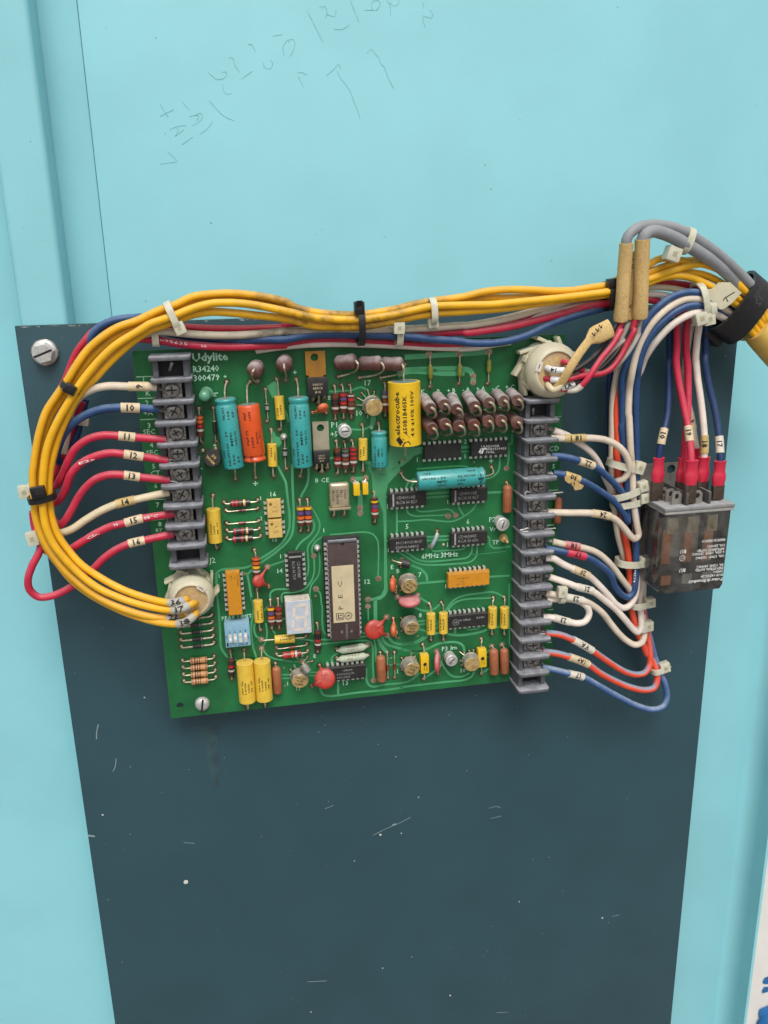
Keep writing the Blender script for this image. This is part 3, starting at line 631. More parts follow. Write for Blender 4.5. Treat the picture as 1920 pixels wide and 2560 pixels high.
# ------------------------------------------------------------------ component builders (parts of the board)
def letters(parent, mb, m=None, name='lettering'):
    if mb.v: obj(name, mb, m or M_INK, parent, recalc=False)
def lead(parent, path, r=0.33, m=None, seg=6):
    obj('lead', MB().tube(path, r, seg), m or M_LEAD, parent)
def axial_leads(o, a, b, L1, L2, r=0.33, rise=None):
    """L1, L2 = (zone,x,y) board ends; a, b body ends"""
    ax = (b-a).normalized()
    for e, d, L in ((a, -ax, L1), (b, ax, L2)):
        if not L: continue
        f = PZ(L[0], L[1], L[2], 0.0); joint(*L[:3]); dist = max((f-e).length, .5)
        run = max(0.3, (f-e).dot(d)-0.9)
        k1 = e+d*run; k1 = Vector((f.x if abs(d.z) < .5 else (e.x*.5+f.x*.5), e.y, f.z if abs(d.x) < .5 else (e.z*.5+f.z*.5))) if False else k1
        g = Vector((f.x, e.y*.55, f.z))
        q = [tuple(e-d*.6), tuple(e+d*.4), tuple(k1*.8+g*.2), tuple(g), tuple(f-YD*.1)]
        lead(o, [Vector(p) for p in spline(q, .6)], r)
def ends(z, s, h):
    p = pts(s, h); return PZ(z, p[0][1], p[0][2], h), PZ(z, p[1][1], p[1][2], h)
def cylbody(a, b, r, bev=0.5, seg=22):
    L = (b-a).length
    return MB().lathe(a, b, [(0, r*.80), (0.02, r-bev*.5), (bev*.4, r), (L-bev*.4, r), (L-.02, r-bev*.5), (L, r*.8)], seg)

def resistor(z, e, wz, bands, L1, L2, body='b', label=None):
    """carbon composition resistor; e='x1 y1 x2 y2'; bands [(frac, colour letter)]"""
    x1, y1, x2, y2 = map(float, e.split()); r = mmz(z, (x1+x2)/2, (y1+y2)/2, wz)/2*0.96; h = r+0.4
    a, b = PZ(z, x1, y1, h), PZ(z, x2, y2, h); L = (b-a).length; ax = (b-a)/L
    m = {'b':M_RES,'d':M_RESD,'r':M_RESR,'t':M_TAN}[body]
    if body == 't': mb = MB().lathe(a, b, [(0,r*.5),(.1,r*.8),(.5,r*1.02),(1.6,r*1.02),(2.1,r*.9),(L-2.1,r*.9),(L-1.6,r*1.02),(L-.5,r*1.02),(L-.1,r*.8),(L,r*.5)], 18)
    else: mb = cylbody(a, b, r, .35, 18)
    o = obj('resistor', mb, m, pcb)
    if label: part(o, label)
    for f, c, *wd in bands:
        bw = (wd[0] if wd else 0.115)*L; q = a+ax*(f*L-bw/2); rr = (r*1.02 if (body == 't' and (f < .3 or f > .75)) else (r*.9 if body == 't' else r))+.035
        obj('colour_band', MB().lathe(q, q+ax, [(0, rr-.05), (0.01, rr), (bw-.01, rr), (bw, rr-.05)], 18, False), M_BAND[c], o)
    axial_leads(o, a, b, L1, L2, 0.34)
    return o
def filmcap(z, e, wz, L1, L2, lines, up=True, m=None, h=None, label=None, cap=None, taper=False):
    x1, y1, x2, y2 = map(float, e.split()); r = mmz(z, (x1+x2)/2, (y1+y2)/2, wz)/2*0.97; hh = h or r+.3
    a, b = PZ(z, x1, y1, hh), PZ(z, x2, y2, hh); o = obj('film_capacitor', cylbody(a, b, r, .5, 28), m or M_YCAP, pcb)
    if label: part(o, label)
    axial_leads(o, a, b, L1, L2, .36)
    ax = (b-a).normalized(); L = (b-a).length
    d, st = (-ax, b) if up else (ax, a)
    mb = MB()
    for s, t, s0, w_, cp in lines: text_wrap(mb, s, st, d, r, s0*L, t*r, cp*r*1.1, w_*L if w_ else None, bold=.022)
    letters(o, mb); return o
def elcap(z, e, wz, m, crimp, lines, up=True, h=None, leads=(), label=None):
    x1, y1, x2, y2 = map(float, e.split()); r = mmz(z, (x1+x2)/2, (y1+y2)/2, wz)/2*.97; hh = h or r+.4
    a, b = PZ(z, x1, y1, hh), PZ(z, x2, y2, hh); L = (b-a).length
    k = crimp*L; e_ = .9
    pr = [(0,r*.72),(.05,r*.86),(.35,r*.97),(.8,r)]
    cr = [(k-1.3,r),(k-.7,r*.95),(k,r*.87),(k+.7,r*.95),(k+1.3,r)]
    en = [(L-.8,r),(L-.35,r*.97),(L-.05,r*.86),(L,r*.72)]
    o = obj('electrolytic_capacitor', MB().lathe(a, b, pr+cr+en, 32), m, pcb, 60)
    if label: part(o, label)
    ax = (b-a).normalized()
    for c, d in ((a, -ax), (b, ax)): obj('end_seal', MB().lathe(c-d*.3, c+d, [(0, r*.70), (.34, r*.70), (.36, r*.62)], 24), M_TEALE, o)
    for s in leads: lead(o, V3(path3(s, 0, .6)), .40); q = pts(s)[-1]; joint(*q[:3])
    d, st = (-ax, b) if up else (ax, a); mb = MB()
    for s, t, s0, w_, cp in lines: text_wrap(mb, s, st, d, r, s0*L, t*r, cp*r*1.1, w_*L if w_ else None, bold=.022)
    letters(o, mb); return o
PINM = {}
def dip(z, c4, n, vert=False, h=4.4, m=None, lines=(), ink=None, label=None, notch=True, pins=True, h0=0.9, name='integrated_circuit'):
    """c4 'x y' of TL TR BR BL of the front face"""
    q = [PZ(z, *map(float, p.split()), h) for p in c4.split(';')] if isinstance(c4, str) else c4
    x0 = (q[0].x+q[3].x)/2; x1 = (q[1].x+q[2].x)/2; zt = (q[0].z+q[1].z)/2; zb = (q[2].z+q[3].z)/2
    W_, H_ = x1-x0, zt-zb; c = Vector(((x0+x1)/2, -(h+h0)/2, (zt+zb)/2))
    mb = MB()                                              # moulded body: draft angle above and below the lead plane
    hm = (h+h0)/2; d_ = .35
    ring = lambda i, y: [Vector((x0-i, -y, zb-i)), Vector((x1+i, -y, zb-i)), Vector((x1+i, -y, zt+i)), Vector((x0-i, -y, zt+i))]
    vs = ring(-.1, h0)+ring(d_, hm-.15)+ring(d_, hm+.15)+ring(.06, h-.12)+ring(-.06, h)
    fs = [(3,2,1,0)]+[(k*4+i, k*4+(i+1)%4, k*4+4+(i+1)%4, k*4+4+i) for k in range(4) for i in range(4)]+[(16,17,18,19)]
    mb.add(vs, fs); o = obj(name, mb, m or M_BLACK, pcb, 25)
    if label: part(o, label)
    if pins:
        for side in (1, -1):
            key = (vert, side)
            if key not in PINM:
                a, b = (ZD, XD) if not vert else (XD, ZD)   # a: outwards, b: along the row
                a = a*side; p = MB()
                p.box(a*.55-YD*2.55, 1.25, .28, 1.35, (a, YD, b), .05)
                p.box(a*1.15-YD*1.65, .28, 2.0, 1.35, (a, YD, b), .05); p.box(a*1.2-YD*.35, .26, 1.0, .5, (a, YD, b))
                me = bpy.data.meshes.new('pin'); me.from_pydata([v*MM for v in p.v], [], p.f); me.materials.append(M_STEEL); PINM[key] = me
            span = (n-1)*2.54
            for i in range(n):
                t = -span/2+i*2.54
                pos = Vector((c.x+t, 0, zt+d_ if side > 0 else zb-d_)) if not vert else Vector((x1+d_ if side > 0 else x0-d_, 0, c.z+t))
                inst('pin', PINM[key], pos, o)
    if notch:
        if not vert: obj('index_notch', MB().lathe(Vector((x0+.9, -h+.02, c.z)), Vector((x0+.9, -h-1, c.z)), [(0, .7), (.04, .7)], 12), M_DARKP, o)
        else: obj('index_notch', MB().lathe(Vector((c.x, -h+.02, zt-.9)), Vector((c.x, -h-1, zt-.9)), [(0, .7), (.04, .7)], 12), M_DARKP, o)
    mb = MB()
    for s, fx, fz, cap, w_, rot in lines:                  # fx,fz fractions of the face from its top left
        u, v = {0:(XD, ZD), 1:(-ZD, XD), 2:(ZD, -XD), 3:(-XD, -ZD)}[rot]
        text_flat(mb, s, Vector((x0+fx*W_, -h-.05, zt-fz*H_)), u, v, cap, w_)
    letters(o, mb, ink or M_INKG); return o, c, (x0, x1, zb, zt)
def can(z, f, b, dz, text='', leads=(), tab=None, gold=True, rot=0.0, h0=3.2, h1=8.2, label=None):
    fc, bc = PZ(z, *f, h1), PZ(z, *b, h0); r = mmz(z, f[0], f[1], dz*1.07, h1)/2; a = (fc-bc).normalized(); L = (fc-bc).length
    o = obj('metal_can_amplifier', MB().lathe(bc, fc, [(0,r*1.06),(.1,r*1.10),(.5,r*1.10),(.7,r*1.01),(L-.5,r*1.0),(L-.12,r*.98),(L,r*.94)], 32), M_CANS, pcb, 50)
    if label: part(o, label)
    obj('can_top', MB().lathe(fc-a*.02, fc+a, [(0,r*.95),(.05,r*.95),(.10,r*.9),(.10,r*.2)], 28), M_GOLD, o)
    if text:
        mb = MB(); u = (XD*math.cos(rot)+ZD*math.sin(rot)); u = (u-a*u.dot(a)).normalized(); v = a.cross(u)
        for i, s in enumerate(text.split('|')): text_flat(mb, s, fc+a*.12+v*(r*.34-i*r*.45), u, v, r*.28, None, 'c', .014)
        letters(o, mb, M_INK)
    if tab:
        t = PZ(z, *tab, h0+.3); d = (t-bc); d.normalize(); obj('locating_tab', MB().box(bc+d*(r*1.3), r*.55, .35, .8, (d, a, d.cross(a))), M_CANS, o)
    for x, y in leads:
        e = PZ(z, x, y, 0); d = (e-bc); d.y = 0; d.normalize(); lead(o, [bc+d*r*.55+YD*.0, bc+d*r*.75+YD*1.0, e-YD*.5, e+YD*.3], .25); joint(z, x, y, .5)
    return o
def ceramic(z, c, R_, nrm, thick, legs, m, h, text='', rot=0.0, label=None, sx=1.0, ref=None):
    """dipped disc capacitor: centre, radius (zone units), facing nrm; legs [(x,y)] board points"""
    C = PZ(z, *c, h); r = mmz(z, *c, R_, h); n = Vector(nrm).normalized(); t = thick/2
    pr = [(-t,r*.15),(-t*.98,r*.45),(-t*.86,r*.72),(-t*.6,r*.89),(-t*.25,r*.98),(0,r),(t*.25,r*.98),(t*.6,r*.89),(t*.86,r*.72),(t*.98,r*.45),(t,r*.15)]
    mb = MB().lathe(C, C+n, pr, 26, True, sx, ref)
    for x, y in legs:
        e = PZ(z, x, y, 1.4); d = (e-C); d = d-n*d.dot(n); d.normalize()
        sp_ = [Vector(v) for v in spline([tuple(C+d*r*.45), tuple(C+d*r*.8), tuple((C+d*r*1.05)*.55+e*.45), tuple(e)], .7)]; ns = len(sp_); mb.tube(sp_, [max(.42, (t*1.25)*(1-i/(ns*.78))) for i in range(ns)], 8)
    o = obj('ceramic_disc_capacitor', mb, m, pcb, 60)
    if label: part(o, label)
    for x, y in legs:
        e = PZ(z, x, y, 0); lead(o, [e-YD*1.9, e+YD*.1], .33); joint(z, x, y)
    if text:
        mb = MB(); u = XD*math.cos(rot)+ZD*math.sin(rot); u = (u-n*u.dot(n)).normalized(); v = n.cross(u)
        for i, s in enumerate(text.split('|')): text_flat(mb, s, C+n*(t+.08)+v*(r*.25-i*r*.4), u, v, r*.2, None, 'c')
        letters(o, mb, M_INKT)
    return o
def diode(z, e, wz, L1, L2, m, rings=(), name='diode', label=None, rl=.3, taper=False):
    x1, y1, x2, y2 = map(float, e.split()); r = mmz(z, (x1+x2)/2, (y1+y2)/2, wz)/2; h = r+.5
    a, b = PZ(z, x1, y1, h), PZ(z, x2, y2, h); L = (b-a).length; ax = (b-a)/L
    mb = MB().lathe(a, b, [(0,r*.35),(L*.12,r*.8),(L*.2,r),(L*.8,r),(L*.88,r*.8),(L,r*.35)], 16) if taper else cylbody(a, b, r, .3, 16)
    o = obj(name, mb, m, pcb, 50)
    if label: part(o, label)
    for f, wd, mm_ in rings:
        q = a+ax*(f*L-wd*L/2); obj('cathode_ring', MB().lathe(q, q+ax, [(0, r), (.01, r+.04), (wd*L, r+.04), (wd*L+.01, r)], 16, False), mm_, o)
    axial_leads(o, a, b, L1, L2, rl); return o
def dipped(z, e, wz, L1, lines=('',), label=None):
    """salmon moulded tubular capacitor with rounded ends"""
    x1, y1, x2, y2 = map(float, e.split()); r = mmz(z, (x1+x2)/2, (y1+y2)/2, wz)/2; h = r+.5
    a, b = PZ(z, x1, y1, h), PZ(z, x2, y2, h); L = (b-a).length; ax = (b-a)/L
    o = obj('tubular_capacitor', MB().lathe(a, b, [(0,r*.25),(.3,r*.6),(.9,r*.88),(1.8,r),(L-1.2,r),(L-.5,r*.9),(L-.1,r*.65),(L,r*.4)], 22), M_SALM, pcb, 60)
    if label: part(o, label)
    if L1: axial_leads(o, a, b, L1, None, .33)
    mb = MB()
    for i, s in enumerate(lines): text_wrap(mb, s, b, -ax, r, L*.18, (.45-.5*i)*r, .26*r, L*.36)
    letters(o, mb, M_INKT); return o
def slotted(z, c, rz, ang, h=5.0, label=None, name='trimmer_screw'):
    C = PZ(z, *c, h); r = mmz(z, *c, rz, h); B = Vector((C.x, 0, C.z))
    root = obj(name, MB().lathe(B, B-YD, [(0, r*.95), (h*.35, r*.95), (h*.36, r*.7), (h*.6, r*.7), (h*.61, r*1.0), (h-.35, r*1.0), (h-.1, r*.9), (h-.05, r*.72), (h-.5, r*.68), (h-.5, r*.1)], 28), M_STEEL, pcb, 35)
    if label: part(root, label)
    hd = obj('screw_head', MB().lathe(B-YD*(h-.6), B-YD*20, [(0, r*.58), (.55, r*.58), (.75, r*.45), (.8, r*.1)], 22), M_STEEL, root)
    u = XD*math.cos(ang)+ZD*math.sin(ang); obj('slot', MB().box(B-YD*(h+.18), r*1.05, .12, r*.16, (u, YD, YD.cross(u))), M_DARKP, root)
    return root

# ------------------------------------------------------------------ terminal strips
def terminal_strip(xc, ztop_, n, width, first_label, wireside):
    pitch = 9.525; zt = ztop_; L = n*pitch
    root = obj('terminal_strip', MB().box((xc, -3.2, zt-L/2), width*.90, 6.4, L+1.2, ch=.4), M_GREYP, pcb)
    part(root, first_label)
    # barrier plates between the screws, rounded at the front corners
    bar = MB(); th = 1.9; hw = width/2; rr = 2.2; H = 17.0; k = []
    prof = [(-hw*1.0, .05), (-hw, H-rr)]
    prof += [(-hw+rr-rr*math.cos(math.pi/2*i/5), H-rr+rr*math.sin(math.pi/2*i/5)) for i in range(1, 6)]
    prof += [(hw-rr+rr*math.sin(math.pi/2*i/5), H-rr+rr*math.cos(math.pi/2*i/5)) for i in range(0, 6)]
    prof += [(hw, .05)]
    bm = bmesh.new(); vs = [bm.verts.new((x, -h, th/2)) for x, h in prof]; f = bm.faces.new(vs)
    g = bmesh.ops.extrude_face_region(bm, geom=[f])
    for e in g['geom']:
        if isinstance(e, bmesh.types.BMVert): e.co.z -= th
    bmesh.ops.recalc_face_normals(bm, faces=bm.faces); bmesh.ops.bevel(bm, geom=[e for e in bm.edges if abs(e.verts[0].co.z-e.verts[1].co.z) < 1e-6], offset=.38, segments=2, affect='EDGES', profile=.5)
    for v in bm.verts: v.co *= MM
    bme = bpy.data.meshes.new('barrier'); bm.to_mesh(bme); bm.free(); bme.materials.append(M_GREYP)
    bme.polygons.foreach_set('use_smooth', [True]*len(bme.polygons)); bme.set_sharp_from_angle(angle=math.radians(40))
    for i in range(n+1): inst('barrier', bme, (xc, 0, zt-i*pitch), root)
    # cell posts, clamp plates and screws
    post = MB().box((0,-9.2,0), 2.3, 5.8, pitch-th-.1, ch=.3); pme = bpy.data.meshes.new('cell_post'); pme.from_pydata([v*MM for v in post.v], [], post.f); pme.materials.append(M_GREYP)
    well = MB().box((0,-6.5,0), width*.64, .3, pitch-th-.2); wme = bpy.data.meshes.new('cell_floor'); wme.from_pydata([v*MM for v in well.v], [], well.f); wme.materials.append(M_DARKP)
    pl = MB().box((0,-9.6,0), 8.6, .9, 6.9, ch=.2); clm = bpy.data.meshes.new('clamp_plate'); clm.from_pydata([v*MM for v in pl.v], [], pl.f); clm.materials.append(M_DULL)
    hd = MB().lathe(Vector((0,-10,0)), Vector((0,-20,0)), [(0,3.45),(.6,3.45),(1.1,3.2),(1.5,2.5),(1.7,1.2),(1.72,.2)], 22); hme = bpy.data.meshes.new('terminal_screw'); hme.from_pydata([v*MM for v in hd.v], [], hd.f); hme.materials.append(M_DULL)
    hme.polygons.foreach_set('use_smooth', [True]*len(hme.polygons)); hme.set_sharp_from_angle(angle=math.radians(50))
    bd = MB().box((0,-8,0), 5.2, 3.4, 4.6); bdm = bpy.data.meshes.new('terminal_base'); bdm.from_pydata([v*MM for v in bd.v], [], bd.f); bdm.materials.append(M_DULL)
    slots = []
    for kk in range(3):
        sm = MB()
        a = kk*.5; u = XD*math.cos(a)+ZD*math.sin(a); v = YD.cross(u)
        sm.box((0,-11.62,0), 4.6 if kk != 1 else 3.4, .34, .62, (u, YD, v)); sm.box((0,-11.64,0), 3.4, .34, .62, (v, YD, u))
        me = bpy.data.meshes.new('drive_recess'); me.from_pydata([q*MM for q in sm.v], [], sm.f); me.materials.append(M_DARKP); slots.append(me)
    for i in range(n):
        zc_ = zt-(i+.5)*pitch; px_ = width*.36
        for s in (-1, 1):
            if s == wireside and 0 < i < n-1:
                continue
            inst('cell_post', pme, (xc+s*px_, 0, zc_), root)
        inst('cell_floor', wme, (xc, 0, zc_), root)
        if 0 < i < n-1:
            dx = wireside*.4
            inst('terminal_base', bdm, (xc+dx, 0, zc_), root)
            inst('clamp_plate', clm, (xc+dx, 0, zc_-.1+random.uniform(-.2,.2)), root); inst('terminal_screw', hme, (xc+dx+random.uniform(-.3,.3), 0, zc_), root)
            inst('drive_recess', slots[random.randrange(3)], (xc+dx, 0, zc_), root)
    return root
lt = P(422, 897, 17); lb = P(472, 1420, 17)
terminal_strip((lt.x+lb.x)/2, lt.z, 10, 17.9, 'grey ten way barrier terminal strip taking the red wires', -1)
rt = P(1355, 1013, 17); rb = P(1342, 1722, 17); xR = P(1385, 1431, 17).x; xL = P(1308, 1443, 17).x
terminal_strip((xR+xL)/2, (rt.z+rb.z)/2+8*9.525, 16, xR-xL+1.0, 'grey sixteen way barrier terminal strip on the board edge', 1)
print('strip x', (lt.x, lb.x), 'z', lt.z, lb.z, (lt.z-lb.z)/10, 'right', xL, xR, rt.z, rb.z, (rt.z-rb.z)/16)
for z, s in (('A','600 305; 580 370; 560 430'), ('D','430 930; 425 980; 435 1020')):
    p = s.split(';'); q = [PZ(z, *map(float, t.split()), 11-3*i) for i, t in enumerate(p)]
    obj('bent_tag', MB().tube(q, .7, 6, .35), M_STEEL, pcb)

# ------------------------------------------------------------------ components, laid out from the photograph
S = 's'
# carbon resistors
R4 = lambda a, b, c, d='s': [(.12,a),(.33,b),(.54,c),(.74,d)]
resistor('A','913 905 925 1160',90,[(.12,'o'),(.30,'o',.13),(.5,'r'),(.69,'s',.1)],('A',908,835),('A',940,1222))
resistor('B','1005 660 1005 900',86,[(.12,'n'),(.34,'k'),(.5,'k'),(.70,'s',.1)],('B',993,578),('B',1005,958))
resistor('B','1095 640 1100 880',86,[(.14,'r'),(.34,'v'),(.54,'r'),(.74,'s',.1)],('B',1080,568),('B',1100,942))
resistor('B','1185 660 1190 900',86,[(.1,'s',.07),(.28,'r'),(.5,'n'),(.70,'s',.1)],('B',1172,568),('B',1192,938))
resistor('B','1580 625 1585 870',86,[(.08,'b'),(.28,'a'),(.5,'n'),(.64,'s',.1)],('B',1575,545),('B',1580,915))
resistor('B','1025 1285 1035 1515',86,R4('n','k','r'),('B',1015,1212),('B',1030,1582))
resistor('B','1120 1290 1125 1525',86,R4('g','a','n'),('B',1105,1217),('B',1125,1562))
resistor('B','1210 1275 1215 1505',86,R4('r','r','r'),('B',1195,1207),('B',1210,1562))
resistor('E','990 458 1225 440',82,[(.14,'r'),(.32,'r'),(.5,'n'),(.70,'G',.11)],('E',922,438),('E',1312,415),'d')
resistor('E','1025 780 1260 760',80,[(.1,'r',.1),(.47,'r',.09),(.69,'G',.1)],('E',957,762),('E',1330,740),'d')
resistor('E','1020 868 1255 852',80,[(.1,'r',.1),(.47,'r',.09),(.69,'G',.1)],('E',957,852),('E',1343,825),'d')
resistor('E','1287 1065 1297 1285',94,[(.09,'o',.13),(.31,'o',.13),(.53,'y',.13),(.73,'s',.1)],('E',1272,992),None,'b')
resistor('H','1367 255 1380 465',86,[(.12,'y',.13),(.35,'v',.16),(.58,'o',.13),(.76,'s',.1)],('H',1360,185),('H',1380,508))
resistor('H','1455 250 1465 462',84,[(.13,'r'),(.37,'t',.13),(.57,'n'),(.76,'s',.1)],('H',1450,172),('H',1467,502))
resistor('H','910 850 915 1055',76,[(.1,'n',.08),(.45,'r',.13),(.68,'s',.1)],('H',900,772),('H',925,1092),'d')
resistor('F','510 485 520 708',88,[(.1,'y',.14),(.33,'v',.17),(.57,'o',.14),(.77,'s',.1)],('F',500,415),('F',515,770))
resistor('F','598 480 606 702',88,[(.1,'y',.14),(.33,'v',.17),(.57,'o',.14),(.77,'s',.1)],('F',590,410),('F',601,765))
resistor('F','1363 385 1372 622',86,[(.18,'y',.1),(.41,'v',.14),(.59,'r',.14),(.75,'s',.1)],('F',1358,325),('F',1365,668))
resistor('I','435 525 437 748',80,[(.1,'n',.1),(.3,'k'),(.53,'r',.12),(.72,'s',.1)],('I',425,452),('I',432,778),'d')
resistor('p','707 1639 753 1633',18.5,[(.13,'r',.2),(.52,'o',.14),(.72,'s',.12)],('H',1437,808),('I',318,770),'r')
for i, dy in enumerate((0, 80, 160, 240)):
    resistor('H',f'{440+i*4} {887+dy} {636+i*4} {867+dy}',80,[(.11,'t',.07),(.28,'k',.06),(.42,'n',.06),(.55,'n',.06),(.9,'t',.06)],('H',352+6*i,880+dy*.98),('H',716+6*i,832+dy*.99),'t')
# electrolytics
EL = [('NLW100 - 50',.26,.06,.50,.20),('100    MFD',-.18,.08,.47,.20),('50     VDC',-.62,.09,.46,.20),('CDE',.78,.17,.11,.2),('NLW1',.26,.72,.17,.2),('100',-.18,.72,.12,.2),('50',-.62,.74,.08,.2)]
elcap('A','1210 715 1318 1515',250,M_TEAL,.075,EL,True,None,('A 1210 720 5.4; 1205 640 4.6; 1215 570 2.2; 1230 530 0','A 1318 1510 5.4; 1325 1560 4.6; 1328 1610 2; 1330 1645 0'),'tall teal electrolytic capacitor next to the orange one')
elcap('A','1475 785 1558 1435',262,M_ORANGE,.915,[('47\u00b5F (T)',.35,.30,.28,.19),('100V',-.10,.27,.2,.20),('B1D06',-.5,.34,.2,.15),('85\u00b0C',-.8,.42,.12,.12),('47\u00b5F',.35,.75,.14,.19),('100V',-.10,.75,.16,.2),('(T)',.2,.03,.1,.19)],True,None,
  ('A 1468 790 5.6; 1464 690 5; 1465 580 3.5; 1500 528 0','A 1556 1430 5.6; 1553 1500 4.5; 1555 1570 2.4; 1562 1630 0'),'bright orange electrolytic capacitor')
elcap('B','580 700 628 1505',240,M_TEAL,.085,EL,True,None,('B 580 705 5.2; 578 640 4.8; 572 560 3; 555 500 0','B 624 1500 5.2; 618 1550 4; 608 1590 1.5; 602 1612 0'),'tall teal electrolytic capacitor above the BCE legend')
elcap('B','1508 1095 1518 1505',186,M_TEAL,.13,[('NLW50 - 16',.45,.05,.58,.22),('50     MFD',0,.06,.5,.22),('16    VDC',-.45,.08,.48,.22)],True,None,('B 1510 1100 4; 1512 1060 3.2; 1503 1005 0','B 1516 1500 4; 1518 1525 1; 1520 1535 0'),'short teal electrolytic capacitor')
o = elcap('G','470 200 1238 138',215,M_TEAL,.93,[('CDE',.62,.07,.12,.19),('CDE',.62,.72,.13,.19),('W100 - 50',.02,.05,.35,.24),('NLW100 - 5',.02,.58,.36,.24),('MFD',-.38,.27,.15,.24),('100',-.38,.57,.12,.24),('MF',-.38,.88,.09,.24),('VDC',-.78,.28,.13,.22),('50',-.78,.57,.08,.22),('V',-.75,.9,.04,.22)],False,10.2,
  ('G 480 203 10.2; 400 200 9; 335 175 6; 298 125 1.5; 290 105 0','G 1232 140 10.2; 1290 135 8.5; 1350 105 5; 1345 60 1.5; 1330 35 0'),'teal electrolytic capacitor lying over two black chips')
# film capacitors
T2 = [('.1/20',.35,.12,.42,.34),('100V',-.35,.25,.42,.34)]
filmcap('B','355 690 377 960',113,('B',330,500),('B',362,1078),T2)
filmcap('B','275 1240 285 1498',115,('B',265,1078),('B',297,1612),[('.1/20',.35,.3,.42,.32),('100V',-.35,.15,.42,.32)],False)
filmcap('B','1325 1180 1325 1428',106,('B',1312,1022),('B',1325,1552),T2)
filmcap('E','795 515 822 898',168,('E',795,362),('E',842,962),[('.33/20',.35,.24,.36,.22),('100V',-.1,.30,.26,.22),('88  07',-.55,.28,.36,.2)],label='yellow film capacitor standing by the grey terminal strip')
filmcap('H','1220 185 1235 433',112,('E',1300,1445),('H',1250,528),[('100V',0,.18,.42,.34),('88 12',-.8,.2,.6,.25)])
filmcap('p','686 1599 737 1595.5',22.6,('H',1262,640),('I',298,600),[('.1/20',.36,.28,.5,.30),('100V',-.3,.28,.55,.36)],False)
filmcap('H','1068 895 1102 1345',200,('H',1060,760),('H',1098,1408),[('150 V\u00b5',.42,.26,.34,.17),('1.0/20',.05,.27,.28,.18),('100V',-.35,.30,.22,.18),('88  07',-.72,.30,.28,.16)],label='big yellow film capacitor next to the tiny dark resistor')
filmcap('H','1266 880 1297 1325',198,('H',1262,742),('H',1303,1388),[('150 V\u00b5',.42,.30,.34,.17),('1.0/20',.05,.31,.28,.18),('100V',-.35,.33,.22,.18),('88  07',-.72,.34,.28,.16)],label='big yellow film capacitor next to the salmon tubular one')
for e, l1, l2, tx in (('355 335 356 570',('J',335,226),('J',356,638),'150V|.022/5'),('500 328 500 562',('J',475,212),('J',502,638),'150V|.022/5'),('1067 265 1060 500',('J',1072,157),('J',1060,572),'.022/5|250V'),('1205 265 1202 500',('J',1200,150),('J',1202,572),'.022/5|250V')):
    a, b = tx.split('|'); filmcap('J',e,103,l1,l2,[(a,.45,.2,.6,.30),(b,-.2,.18,.6,.34)])
filmcap('C','322 520 340 1243',368,None,None,[('electrocube',.32,.19,.68,.30),('650B1B405K',-.12,.21,.60,.22),('4.0 \u00b110% 100V',-.58,.16,.72,.20)],m=M_YCAP2,label='fat bright yellow film capacitor lettered along its barrel')
big = [o for o in pcb.children if o.get('label','').startswith('fat bright')][0]
for s in ('C 320 525 8; 318 460 8.2; 322 380 6; 330 330 0','C 338 1235 8; 338 1320 7; 334 1420 3; 305 1442 0'):
    lead(big, V3(path3(s, 0, .6)), .42); joint(*pts(s)[-1][:3])
ea, eb = PZ('C',322,520,8.4), PZ('C',340,1243,8.4); rr = mmz('C',330,880,368)/2*.97; hE = rr+.3
ea, eb = PZ('C',322,520,hE), PZ('C',340,1243,hE); exd = (ea-eb).normalized(); lo = MB()
nn = CAM-eb; nn = (nn-exd*nn.dot(exd)).normalized(); vv = nn.cross(exd)
def onbar(s_, t_): ph = t_/rr; return eb+exd*s_+(nn*math.cos(ph)+vv*math.sin(ph))*(rr+.07)
for poly in (((.6,2.5),(3.4,4.6),(5.2,3.0),(2.6,1.0)),((5.6,3.0),(6.6,-.6),(4.4,-2.0),(3.3,.9)),((.4,1.8),(2.4,.6),(3.0,-1.6),(2.6,-1.8),(2.0,.1),(.5,1.2)),((.3,1.0),(1.2,-2.6),(1.7,-2.4),(.8,1.0)),((1.2,-2.6),(3.0,-1.6),(2.8,-1.1),(1.2,-2.1))):
    lo.add([onbar(a, b) for a, b in poly], [tuple(range(len(poly)))])
letters(big, lo, M_INK, 'cube_emblem')
obj('end_cap', MB().lathe(ea-exd*.05, ea+exd, [(0, rr*.80), (.12, rr*.80), (.13, rr*.2)], 28), M_TEALE, big)
# box film capacitors standing flat (small yellow)
for e, l1, l2 in (('277 800 280 1015',('J',260,697),('J',268,1092)),('938 735 940 945',('J',938,632),('J',935,1032))):
    x1, y1, x2, y2 = map(float, e.split()); a, b = PZ('J',x1,y1,2.6), PZ('J',x2,y2,2.6); W_ = mmz('J',x1,y1,97); L = (a-b).length
    o = obj('film_capacitor', MB().box((a+b)/2, W_, 4.0, L, (XD, YD, (a-b).normalized()), .7), M_YCAP2, pcb); axial_leads(o, a, b, l1, l2, .33)
    mb = MB(); c = (a+b)/2
    text_flat(mb, '210B', c-YD*2.06+ZD*-L*.32+XD*.0, ZD, -XD, .8); text_flat(mb, '1B104', c-YD*2.06+ZD*-L*.32+XD*1.3, ZD, -XD, .8)
    mb.add([c-YD*2.06+XD*p+ZD*q for p, q in ((-.9,.5),(.2,1.2),(1.0,.4),(.8,-.6),(-.2,-1.0),(-1.0,-.4))], [tuple(range(6))]); letters(o, mb)
